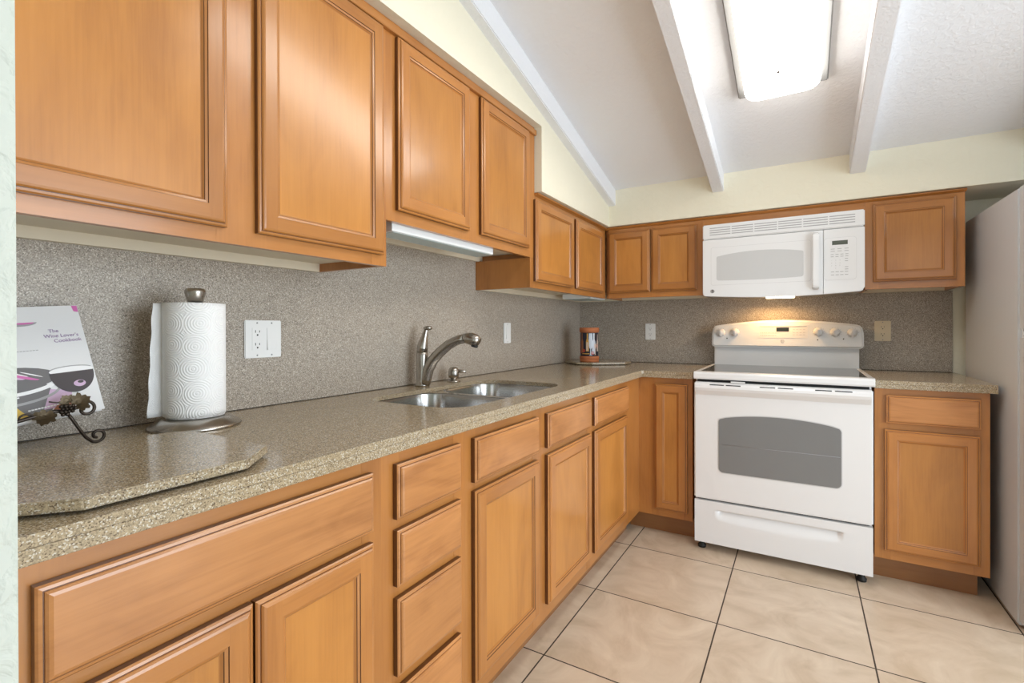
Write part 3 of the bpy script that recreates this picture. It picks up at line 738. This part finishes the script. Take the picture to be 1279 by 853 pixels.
# ------------------------------------------------------------------ fridge
t = thing('refrigerator', 'tall pale grey top-freezer refrigerator at right edge', 'refrigerator', (2.48, -0.44, 0))
FX0, FX1 = 2.127, 2.83
MB().box(FX0, FX1, -0.775, -0.09, .012, 1.681, .005, 2).build('body', FRIDGE, t)
fd = MB().box(FX0, FX1, -0.850, -0.785, 1.134, 1.689, .010, 3).build('freezer_door', FRIDGE, t)
MB().tube([(FX0+.045, -.850, 1.17), (FX0+.045, -.885, 1.20), (FX0+.045, -.885, 1.40), (FX0+.045, -.850, 1.43)], .010, 12).build('handle', FRIDGE, fd)
fd = MB().box(FX0, FX1, -0.850, -0.785, .030, 1.120, .010, 3).build('fridge_door', FRIDGE, t)
MB().tube([(FX0+.045, -.850, .62), (FX0+.045, -.885, .65), (FX0+.045, -.885, 1.05), (FX0+.045, -.850, 1.08)], .010, 12).build('handle', FRIDGE, fd)
MB().box(FX0+.012, FX1-.012, -0.786, -0.774, .06, 1.675).build('door_gasket', APPL2, t)
MB().box(FX0+.02, FX1-.02, -0.79, -0.70, .008, .048).build('kick_grille', GAP, t)
for x, y in ((2.17, -.73), (2.79, -.73), (2.17, -.14), (2.79, -.14)):
    MB().lathe([(.02, 0), (.02, .014)], (x, y, 0), seg=16).build('foot', RUBBER, t)

# ------------------------------------------------------------------ ceiling light, under-cabinet lights
t = thing('ceiling_light', 'long lit fluorescent ceiling fixture with white wraparound diffuser', 'ceiling light', (1.345, -1.65, zc(-1.65)))
def slope_box(mb, x0, x1, y0, y1, o0, o1, bev=0.0):
    mb.prism([(y0, zc(y0)-o0), (y1, zc(y1)-o0), (y1, zc(y1)-o1), (y0, zc(y0)-o1)], 0, x0, x1, bev=bev); return mb
slope_box(MB(), 1.176, 1.510, -2.26, -0.985, 0.0, .034, .004).build('pan', PAN, t)
b = bmesh.new(); rr = rrect(1.207, 1.483, -2.23, -1.015, .045, 8); rings = []
for ins, o in ((0, .032), (0, .066), (.004, .078), (.014, .086), (.04, .088)):
    ring = []
    for x, y in rrect(1.207+ins, 1.483-ins, -2.23+ins, -1.015-ins, .045, 8): ring.append(b.verts.new((x, y, zc(y)-o)))
    rings.append(ring)
for a, d in zip(rings, rings[1:]):
    for i in range(len(a)): b.faces.new((a[i], a[(i+1) % len(a)], d[(i+1) % len(a)], d[i]))
b.faces.new(rings[-1]); b.faces.new(rings[0][::-1]); bmesh.ops.recalc_face_normals(b, faces=list(b.faces))
q = MB(); q._merge(b, True); df = q.build('diffuser', DIFFUSER, t)
for y in (-1.175, -2.07):
    MB().lathe([(.0, 0), (.0055, 0), (.0045, .006), (.0, .007)], (1.338, y, zc(y)-.0875), (0, -.247, -.97), 12, cap=False).build('finial', IRON, df)

t = thing('under_cabinet_light', 'long white under-cabinet light above the sink', 'light fixture', (0.25, -1.9, 1.46))
MB().prism([(0.205, 1.505), (0.205, 1.459), (0.286, 1.4625), (0.290, 1.464), (0.290, 1.4895), (0.284, 1.505)], 1, -2.205, -1.618).build('housing', ALU, t)
MB().prism([(0.214, 1.4578), (0.284, 1.4610), (0.284, 1.4632), (0.214, 1.4600)], 1, -2.195, -1.628).build('lens', LENS, t)
t = thing('under_cabinet_light', 'small white under-cabinet light in the corner above the canister', 'light fixture', (0.2, -0.37, 1.335))
MB().box(0.09, 0.285, -0.50, -0.24, 1.339, 1.3695, .003).build('housing', ALU, t)
MB().box(0.105, 0.27, -0.485, -0.255, 1.3365, 1.3392).build('lens', LENS, t)

# ------------------------------------------------------------------ outlets and switches
def slots(mb, pl, u, v, n0):
    """one receptacle face: two slots and a round ground hole"""
    for du, w, h in ((-.0062, .0018, .0075), (.0062, .0018, .0062)):
        c0 = PQ(pl, 0, u+du-w/2, v+.004-h/2, n0-.001); c1 = PQ(pl, 0, u+du+w/2, v+.004+h/2, n0+.0004)
        mb.box(min(c0[0], c1[0]), max(c0[0], c1[0]), min(c0[1], c1[1]), max(c0[1], c1[1]), c0[2], c1[2])
    mb.lathe([(.0, -.001), (.0026, -.001), (.0026, .0004), (.0, .0004)], PQ(pl, 0, u, v-.0065, n0), (1, 0, 0) if pl == 'x' else (0, -1, 0), 12, cap=False)
def pbox(mb, pl, u0, u1, v0, v1, n0, n1, bev=0.0):
    c0 = PQ(pl, 0, u0, v0, n0); c1 = PQ(pl, 0, u1, v1, n1)
    mb.box(min(c0[0], c1[0]), max(c0[0], c1[0]), min(c0[1], c1[1]), max(c0[1], c1[1]), v0, v1, bev); return mb
def outlet_part(t, pl, u, v, mat, decora=True):
    o = pbox(MB(), pl, u-.0172, u+.0172, v-.0345, v+.0345, .004, .0072, .0012).build('receptacle', mat, t)
    
    for dv in (.019, -.019):
        m = MB(); slots(m, pl, u, v+dv, .0072); m.build('slots', GAP, o)
def rocker_part(t, pl, u, v, mat):
    o = pbox(MB(), pl, u-.0172, u+.0172, v-.0345, v+.0345, .004, .0066, .001).build('switch_frame', SEAM if False else mat, t)
    m = MB(); 
    q = [(-.033, .0068), (-.033, .0105), (0, .0078), (.033, .0072), (.033, .0060)]
    if pl == 'x': m.prism([(n, v+z) for z, n in q], 1, u-.0155, u+.0155)
    else: m.prism([(-n, v+z) for z, n in q], 0, u-.0155, u+.0155)
    m.build('rocker', mat, o)
def screws(t, pl, us, v, mat):
    for u in us:
        for dz in (-.0485, .0485):
            MB().lathe([(.0, 0), (.0028, 0), (.0022, .0009), (.0, .001)], PQ(pl, 0, u, v+dz, .0056), (1, 0, 0) if pl == 'x' else (0, -1, 0), 10, cap=False).build('screw', SEAM, t)
t = thing('outlet_plate', 'white double wall plate with outlet and rocker switch beside paper towels', 'outlet', (0, -2.456, 1.12), 'outlets and switches')
pbox(MB(), 'x', -2.514, -2.398, 1.064, 1.177, 0.0, .0058, .0022).build('plate', PLATE, t)
outlet_part(t, 'x', -2.476, 1.1205, PLATE); rocker_part(t, 'x', -2.430, 1.1205, PLATE); screws(t, 'x', (-2.476, -2.430), 1.1205, PLATE)
t = thing('switch_plate', 'white single rocker switch plate right of the faucet', 'switch', (0, -1.037, 1.125), 'outlets and switches')
pbox(MB(), 'x', -1.073, -1.001, 1.069, 1.182, 0.0, .0058, .0022).build('plate', PLATE, t)
rocker_part(t, 'x', -1.037, 1.1255, PLATE); screws(t, 'x', (-1.037,), 1.1255, PLATE)
t = thing('outlet_plate', 'white outlet on back wall between canister and range', 'outlet', (0.5215, 0, 1.127), 'outlets and switches')
pbox(MB(), 'y', .487, .556, 1.071, 1.182, 0.0, .0058, .0022).build('plate', PLATE, t); outlet_part(t, 'y', .5215, 1.1265, PLATE); screws(t, 'y', (.5215,), 1.1265, PLATE)
t = thing('outlet_plate', 'almond outlet on back wall right of the range', 'outlet', (1.8025, 0, 1.13), 'outlets and switches')
pbox(MB(), 'y', 1.766, 1.839, 1.0755, 1.187, 0.0, .0058, .0022).build('plate', ALMOND, t); outlet_part(t, 'y', 1.8025, 1.131, ALMOND); screws(t, 'y', (1.8025,), 1.131, ALMOND)

# ------------------------------------------------------------------ counter slabs
def chamfer_poly(mb, pts, z0, z1): mb.prism(pts, 2, z0, z1, bev=.0025); return mb
t = thing('counter_board', 'large clipped-corner speckled board on counter in front of cookbook', 'board', (0.44, -2.98, .914), 'counter boards')
chamfer_poly(MB(), [(.562, -3.150), (.622, -3.083), (.622, -2.868), (.556, -2.793), (.30, -2.793), (.262, -2.83), (.262, -3.150)], .9185, .934).build('board', COUNTER, t)
for x, y in ((.585, -3.06), (.585, -2.885), (.30, -2.86), (.30, -3.10)): MB().lathe([(.008, .9141), (.008, .919)], (x, y, 0), seg=12).build('foot', RUBBER, t)
t = thing('counter_board', 'small clipped-corner speckled board in back corner under the canister', 'board', (0.22, -0.22, .914), 'counter boards')
chamfer_poly(MB(), [(.018, -.305), (.165, -.447), (.268, -.432), (.440, -.302), (.436, -.16), (.30, -.018), (.018, -.018)], .9180, .931).build('board', COUNTER, t)
for x, y in ((.17, -.42), (.26, -.40), (.40, -.28), (.06, -.06), (.28, -.06)): MB().lathe([(.008, .9141), (.008, .9185)], (x, y, 0), seg=12).build('foot', RUBBER, t)

# ------------------------------------------------------------------ terracotta canister
KX, KY, KZ = .212, -.345, .931
t = thing('canister', 'terracotta wine crock with painted bottles in the back corner', 'canister', (KX, KY, KZ))
MB().lathe([(.056, 0), (.061, .001), (.062, .016), (.060, .018), (.063, .020), (.064, .034), (.058, .038), (.057, .192), (.0635, .196), (.0645, .220), (.062, .224), (.055, .224), (.053, .216), (.052, .03)], (KX, KY, KZ), seg=40, cap=True).build('crock', TERRA, t)
NAVY = plain('painted_navy', (.012, .014, .03), .3)
sl = MB().lathe([(.0581, .039), (.0586, .041), (.0586, .189), (.0581, .191)], (KX, KY, KZ), seg=40, cap=False).build('painted_band', NAVY, t)
def patch(mb, a0, prof):
    """painted shape wrapped round the crock: rows of (height, angle from, angle to)"""
    V = []; F = []
    for h, u0, u1 in prof:
        for k in range(5):
            a = math.radians(a0+u0+(u1-u0)*k/4); V.append((KX+.0591*math.cos(a), KY+.0591*math.sin(a), KZ+h))
    for r in range(len(prof)-1):
        for k in range(4): F.append((r*5+k, r*5+k+1, r*5+k+6, r*5+k+5))
    mb.faces(V, F)
bottle = lambda s, h0, h1: [(h0, -s, s), (h0+(h1-h0)*.55, -s, s), (h0+(h1-h0)*.72, -s*.4, s*.4), (h1, -s*.4, s*.4)]
cols = [((.55, .30, .06), 'painted_yellow'), ((.55, .60, .68), 'painted_pale_blue'), ((.06, .13, .05), 'painted_green'), ((.42, .05, .03), 'painted_red'), ((.62, .50, .42), 'painted_cream'), ((.35, .13, .05), 'painted_brown')]
PM = [plain(n_, c_, .35) for c_, n_ in cols]
mb = MB()
A = -68
for i, (a0, prof) in enumerate(((-52, bottle(11, .062, .188)), (-12, bottle(9, .070, .186)), (30, bottle(12, .055, .187)), (62, bottle(9, .07, .18)), (-80, bottle(9, .06, .185)), (-110, bottle(11, .055, .188)))):
    mb.m((5, 0, 1, 4, 3, 2)[i]); patch(mb, A+a0, prof)
mb.m(1); patch(mb, A+8, [(.045, -11, 11), (.050, -3, 3), (.085, -2.5, 2.5), (.095, -9, 9), (.120, -13, 13), (.187, -10, 10)])
mb.m(4); patch(mb, A+40, [(.047, -7, 7), (.052, -2, 2), (.085, -2, 2), (.092, -6, 6), (.12, -9, 9)])
mb.m(4); patch(mb, A-14, [(.075, -6, 6), (.10, -6, 6), (.13, -4, 4)])
for a0, h in ((-38, .075), (58, .105), (-66, .066), (22, .06)):
    mb.m(3); patch(mb, A+a0, [(h-.011, -4, 4), (h-.006, -10, 10), (h+.004, -11, 11), (h+.010, -5, 5)])
mb.m(0); patch(mb, A-20, [(.052, -30, 22), (.058, -30, 22)])
mb.build('painted_bottles', PM, sl)

# ------------------------------------------------------------------ paper towels
TX, TY, TZ = .134, -2.711, .914
t = thing('paper_towel_holder', 'brushed steel paper towel holder with hexagonal base and round knob', 'paper towel holder', (TX, TY, TZ))
mb = MB(); mb.lathe([(.0965, .0005), (.098, .003), (.0955, .007), (.076, .0215), (.071, .0238), (.0, .0245)], (TX, TY, TZ), seg=64, cap=False)
mb.build('base', NICKEL, t)
MB().lathe([(.007, .0235), (.007, .312)], (TX, TY, TZ), seg=14).build('rod', STEEL, t)
MB().lathe([(.009, .2995), (.016, .303), (.0185, .311), (.0225, .325), (.0225, .331), (.019, .336), (.0, .337)], (TX, TY, TZ), seg=28, cap=False).build('knob', NICKEL, t)
m_, N, L, b = newmat('embossed_paper'); PAPER = m_
b.inputs['Base Color'].default_value = (.88, .88, .88, 1); b.inputs['Roughness'].default_value = .85
uv = N.new('ShaderNodeUVMap'); vo = N.new('ShaderNodeTexVoronoi'); vo.inputs['Scale'].default_value = 1.0; vo.voronoi_dimensions = '2D'; vo.inputs['Randomness'].default_value = .35
mp = N.new('ShaderNodeMapping'); mp.inputs['Scale'].default_value = (18, 18, 1)
L.new(uv.outputs[0], mp.inputs[0]); L.new(mp.outputs[0], vo.inputs['Vector'])
sn = N.new('ShaderNodeMath'); sn.operation = 'SINE'; ml = N.new('ShaderNodeMath'); ml.operation = 'MULTIPLY'; ml.inputs[1].default_value = 62
L.new(vo.outputs['Distance'], ml.inputs[0]); L.new(ml.outputs[0], sn.inputs[0])
bp = N.new('ShaderNodeBump'); bp.inputs['Strength'].default_value = .4; bp.inputs['Distance'].default_value = .001
L.new(sn.outputs[0], bp.inputs['Height']); L.new(bp.outputs['Normal'], b.inputs['Normal'])
RR, RZ = .0615, .279
me = bpy.data.meshes.new('roll'); bm = bmesh.new(); uvl = bm.loops.layers.uv.new('UVMap'); seg = 64
def cyl(r, z0, z1, flip=False):
    lo = [bm.verts.new((TX+r*math.cos(2*PI*i/seg), TY+r*math.sin(2*PI*i/seg), TZ+z0)) for i in range(seg)]
    hi = [bm.verts.new((v.co.x, v.co.y, TZ+z1)) for v in lo]
    for i in range(seg):
        q = [(lo[i], i, z0), (lo[(i+1) % seg], i+1, z0), (hi[(i+1) % seg], i+1, z1), (hi[i], i, z1)]
        if flip: q = q[::-1]
        f = bm.faces.new([a for a, _, _ in q]); f.smooth = True
        for lp, (_, u, z) in zip(f.loops, q): lp[uvl].uv = (u/seg*2*PI*RR, z)
    return lo, hi
o0, o1 = cyl(RR, .0258, .0258+RZ-.006); i0, i1 = cyl(.021, .0258, .0258+RZ-.006, True)
for a, c, fl in ((o1, i1, False), (i0, o0, False)):
    for i in range(seg):
        bm.faces.new((a[i], a[(i+1) % seg], c[(i+1) % seg], c[i]))
roll = thing('paper_towel_roll', 'white embossed paper towel roll on the steel holder', 'paper towels', (TX, TY, TZ+.0258))
q = MB(); q.bm.free(); q.bm = bm; q.build('roll', PAPER, roll)
# loose outer sheet hanging off the left side
bm = bmesh.new(); uvl = bm.loops.layers.uv.new('UVMap'); cols_ = []
V = Vector((CX-TX, CY-TY)).normalized()
lef = math.atan2(V.y, V.x)-PI/2
nu, nv = 48, 22; grid = []
for i in range(nu+1):
    row = []
    for j in range(nv+1):
        s_ = i/nu; z = .030+(RZ-.010)*j/nv
        if s_ < .55:
            a = lef+PI*1.12*(.55-s_)/.55+.02; r = RR+.0015+.004*s_; p = (TX+r*math.cos(a), TY+r*math.sin(a))
        else:
            d_ = (s_-.55)/.45; a = lef+.02; r = RR+.004
            out_ = .020*d_+(.012*(1-j/nv)*d_)+.0012*math.sin(j*1.1)*(d_ > .95)
            p = (TX+r*math.cos(a)+(V.x*.35+math.cos(lef)*.9)*out_, TY+r*math.sin(a)+(V.y*.35+math.sin(lef)*.9)*out_)
        row.append(bm.verts.new((p[0], p[1], TZ+z-(.004*(s_ > .6))*math.sin(j*.3))))
    grid.append(row)
for i in range(nu):
    for j in range(nv):
        f = bm.faces.new((grid[i][j], grid[i+1][j], grid[i+1][j+1], grid[i][j+1])); f.smooth = True
        for lp, (a_, b_) in zip(f.loops, ((i, j), (i+1, j), (i+1, j+1), (i, j+1))): lp[uvl].uv = (a_*.0085, b_/nv*RZ)
q = MB(); q.bm.free(); q.bm = bm; so = q.build('loose_sheet', PAPER, roll)
md_ = so.modifiers.new('thickness', 'SOLIDIFY'); md_.thickness = .0006

# ------------------------------------------------------------------ cookbook on its stand
BB = Vector((.118, -2.885, .980)); BTp = Vector((.036, -2.906, 1.204))    # lower and upper right corners of the cover
vb = (BTp-BB); BH = vb.length; vb.normalize()
ub = Vector((0, 1, 0)); ub = (ub-vb*ub.dot(vb)).normalized(); nb = ub.cross(vb).normalized()
if nb.x < 0: nb = -nb
BWid = .215
def bk(u, v, n=0.0): return BB+ub*u+vb*v+nb*n        # u<=0 to the left, v up, n out of the cover
t = thing('cookbook', 'white cookbook with wine glass on its cover leaning on scrolled stand', 'book', bk(-BWid/2, 0, -.01))
def bslab(mb, u0, u1, v0, v1, n0, n1):
    mb.faces([bk(u, v, n) for n in (n0, n1) for u, v in ((u0, v0), (u1, v0), (u1, v1), (u0, v1))],
             [(0, 3, 2, 1), (4, 5, 6, 7), (0, 1, 5, 4), (1, 2, 6, 5), (2, 3, 7, 6), (3, 0, 4, 7)]); return mb
BCOV = plain('book_cover', (.74, .74, .75), .3)
cov = bslab(bslab(MB(), -BWid, 0, 0, BH, -.0008, 0), -BWid, 0, 0, BH, -.0158, -.015).build('cover', BCOV, t)
bslab(MB(), -BWid+.004, -.003, .003, BH-.003, -.0149, -.0009).build('pages', plain('book_pages', (.80, .79, .76), .8), t)
def bpoly(mb, pts, n): mb.faces([bk(u, v, n) for u, v in pts], [tuple(range(len(pts)))])
PRINTS = dict(grey=plain('print_grey', (.15, .145, .15), .35), mid=plain('print_mid_grey', (.35, .35, .36), .35), pink=plain('print_pink', (.62, .16, .42), .35),
              wine=plain('print_wine', (.055, .045, .05), .3), yel=plain('print_yellow', (.68, .46, .07), .35), lite=plain('print_light', (.85, .85, .86), .35),
              rust=plain('print_rust', (.36, .13, .05), .35), lilac=plain('print_lilac', (.60, .42, .60), .35), purple=plain('print_purple', (.27, .16, .33), .35))
PK = list(PRINTS); PL = [PRINTS[k] for k in PK]
ell = lambda cu, cv, ru, rv, a0=0, a1=360, n=24, rot=0: [(cu+ru*math.cos(math.radians(a0+(a1-a0)*k/n))*math.cos(rot)-rv*math.sin(math.radians(a0+(a1-a0)*k/n))*math.sin(rot),
      cv+ru*math.cos(math.radians(a0+(a1-a0)*k/n))*math.sin(rot)+rv*math.sin(math.radians(a0+(a1-a0)*k/n))*math.cos(rot)) for k in range(n+1)]
art = MB()
def ink(k, pts, n): art.m(PK.index(k)); bpoly(art, pts, n)
# table shadow, plate with food, wine glass, yellow corner
ink('grey', [(-BWid, .012), (-.085, .012), (-.070, .045), (-.085, .080), (-BWid, .070)], .0002)
ink('lilac', [(-.095, .020), (-.052, .020), (-.045, .052), (-.078, .060)], .0003)
ink('rust', [(-.085, .012), (-.048, .012), (-.044, .026), (-.066, .034)], .0004)
ink('grey', ell(-.150, .088, .088, .026), .0004)
ink('lite', ell(-.150, .079, .090, .026, 185, 355)+ell(-.150, .084, .086, .024, 355, 185), .0005)
ink('mid', ell(-.150, .062, .088, .028, 200, 350)+ell(-.150, .066, .086, .027, 350, 200), .0005)
for k in range(5):
    u0 = -.180+k*.021; v0 = .108-k*.004
    ink(('pink', 'grey', 'lilac', 'pink', 'grey')[k], ell(u0, v0, .030, .0055, n=14, rot=-.45), .0006+k*.00005)
    ink('lite', ell(u0-.004, v0+.003, .018, .0012, n=10, rot=-.45), .0009)
ink('yel', [(-BWid, .010), (-.118, .010), (-.150, .060), (-BWid, .078)], .0007)
ink('rust', [(-BWid, .022), (-.170, .022), (-.185, .040), (-BWid, .045)], .0008)
ink('lite', ell(-.038, .094, .036, .0085), .0010)
ink('mid', ell(-.038, .096, .036, .0085, 20, 160)+ell(-.038, .095, .0345, .0075, 160, 20), .0011)
ink('wine', [(-.074, .091), (-.002, .091)]+ell(-.038, .088, .036, .042, 0, -180), .0012)
ink('lilac', ell(-.030, .064, .010, .007), .0013); ink('wine', ell(-.028, .067, .005, .003), .0014)
ink('mid', [(-.0385, .012), (-.0365, .012), (-.0365, .046), (-.0385, .046)], .0012)
# bowl shape at the top and pink corner
ink('mid', ell(-.098, .205, .026, .008, 180, 360), .0004); ink('pink', ell(-.092, .205, .016, .004, 180, 360), .0005)
ink('pink', [(-.010, BH-.001), (-.0005, BH-.001), (-.0005, BH-.016), (-.008, BH-.014)], .0003)
ink('mid', [(-.182, .164), (-.176, .164), (-.176, .169), (-.182, .169)], .0003)
art.build('cover_picture', PL, cov)
BM = Matrix((ub, vb, nb)).transposed().to_4x4()
def bmat(u, v, n=.0006): 
    q = BM.copy(); q.translation = bk(u, v, n); return q
for s_, u_, v_ in (('The', -.058, .180), ("Wine Lover's", -.067, .169), ('Cookbook', -.053, .158)):
    text_mesh('title_text', s_, .0104, PRINTS['purple'], cov, bmat(u_, v_), .0002)
lines = MB(); lines.m(0)
for k in range(22): bslab(lines, -.185+k*.0048, -.185+k*.0048+.0036, .148-(k > 10)*.004, .1492-(k > 10)*.004, .0002, .0006)
lines.build('subtitle_text', PRINTS['mid'], cov)
lines = MB()
for k in range(9): bslab(lines, -.165+k*.0045, -.165+k*.0045+.0034, .045+k*.0006, .0474+k*.0006, .0014, .0018)
lines.build('author_text', PRINTS['lite'], cov); lines = MB()
for k in range(11): bslab(lines, -.118+k*.0048, -.118+k*.0048+.0038, .021+k*.0004, .0236+k*.0004, .0014, .0018)
lines.build('author_text', PRINTS['lite'], cov)

t = thing('book_stand', 'bronzed iron scroll stand with grape leaves holding the cookbook', 'book stand', (.15, -3.0, .914))
def spiral(c, r0, r1, a0, a1, ud, vd, n=26):
    return [Vector(c)+(Vector(ud)*math.cos(math.radians(a0+(a1-a0)*k/n))+Vector(vd)*math.sin(math.radians(a0+(a1-a0)*k/n)))*(r0+(r1-r0)*k/n) for k in range(n+1)]
PX_ = .150; UD, VD = (0.0, 1, 0), (0, 0, 1)
def SP(y, z, x=PX_): return Vector((x, y, z))
# front foot: straight leg ending in a curl on the counter, mirrored at the far end
def foot_path(sgn, yc):
    f = lambda dy, z: SP(yc+sgn*dy, z)
    c = f(.045, .9285)
    pts = [f(-.004, .986), f(.006, .968), f(.016, .948), f(.026, .930), f(.036, .9195)]
    arc_ = [Vector((PX_, yc+sgn*(.045+rr_*math.cos(math.radians(a_))), .9312+rr_*math.sin(math.radians(a_)))) for a_, rr_ in [(-115+q*24, .0145-.00062*q) for q in range(17)]]
    return pts+arc_
for s_, y_ in ((1, -2.954), (-1, -3.115)): MB().tube(foot_path(s_, y_), .0031, 8).build('scroll_foot', IRON, t)
mb = MB()
mb.tube([SP(-3.115, .985), SP(-3.06, .972), SP(-3.03, .978), SP(-3.0, .985), SP(-2.975, .990), SP(-2.954, .988)], .0036, 8)
mb.tube([SP(-3.028, .978)]+[SP(-3.016+.010*math.cos(math.radians(a_)), .984+.006*math.sin(math.radians(a_))) for a_ in range(210, -60, -30)], .002, 8)
mb.tube(spiral(SP(-2.927, .988), .017, .004, 130, -330, UD, VD), .0031, 8)
mb.tube([SP(-2.984, 1.010), SP(-2.978, 1.008), SP(-2.968, 1.006), SP(-2.960, .998)], .0015, 6)
mb.build('scroll_rail', IRON, t)
# ledge bars the book stands on, easel legs behind
mb = MB()
for y in (-3.045, -3.13):
    mb.tube([SP(y, .9835), Vector((.135, y, .974)), Vector((.095, y, .971)), Vector((.075, y, .966)), Vector((.045, y, .9168))], .0026, 8)
mb.build('easel_bars', IRON, t)
def leaf(c, size, rot, lift, name):
    pr_ = [(0, -.25), (.20, -.50), (.42, -.42), (.48, -.22), (.78, -.22), (.86, .02), (.72, .16), (.92, .40), (.74, .56), (.50, .52), (.40, .80), (.18, .82), (0, 1.05),
           (-.18, .82), (-.40, .80), (-.50, .52), (-.74, .56), (-.92, .40), (-.72, .16), (-.86, .02), (-.78, -.22), (-.48, -.22), (-.42, -.42), (-.20, -.50)]
    b = bmesh.new(); ce = b.verts.new((0, 0, 0)); vs = []
    for u, v in pr_:
        cu, cv = u*math.cos(rot)-v*math.sin(rot), u*math.sin(rot)+v*math.cos(rot)
        vs.append(b.verts.new((-.25*size*(u*u+v*v)**.5*lift, cu*size, cv*size)))
    for i in range(len(vs)): b.faces.new((ce, vs[i], vs[(i+1) % len(vs)]))
    b.transform(Matrix.Translation(c))
    q = MB(); q._merge(b, False); o = q.build('leaf', LEAF, t)
    m = o.modifiers.new('thickness', 'SOLIDIFY'); m.thickness = .0015; m.offset = 0
leaf(SP(-2.990, .985, .156), .021, math.radians(165), 1.0, 'leaf')
leaf(SP(-2.940, 1.002, .158), .0215, math.radians(-60), 1.1, 'leaf')
leaf(SP(-2.957, 1.008, .154), .014, math.radians(35), .6, 'leaf')
for k in range(14):
    r_, c_ = divmod(k, 4)
    MB().sphere(SP(-2.968+c_*.006+(r_ % 2)*.003, .9985-r_*.0055, .157+.002*math.sin(k)), .0036, u=10, v=7).build('grape', IRON, t)
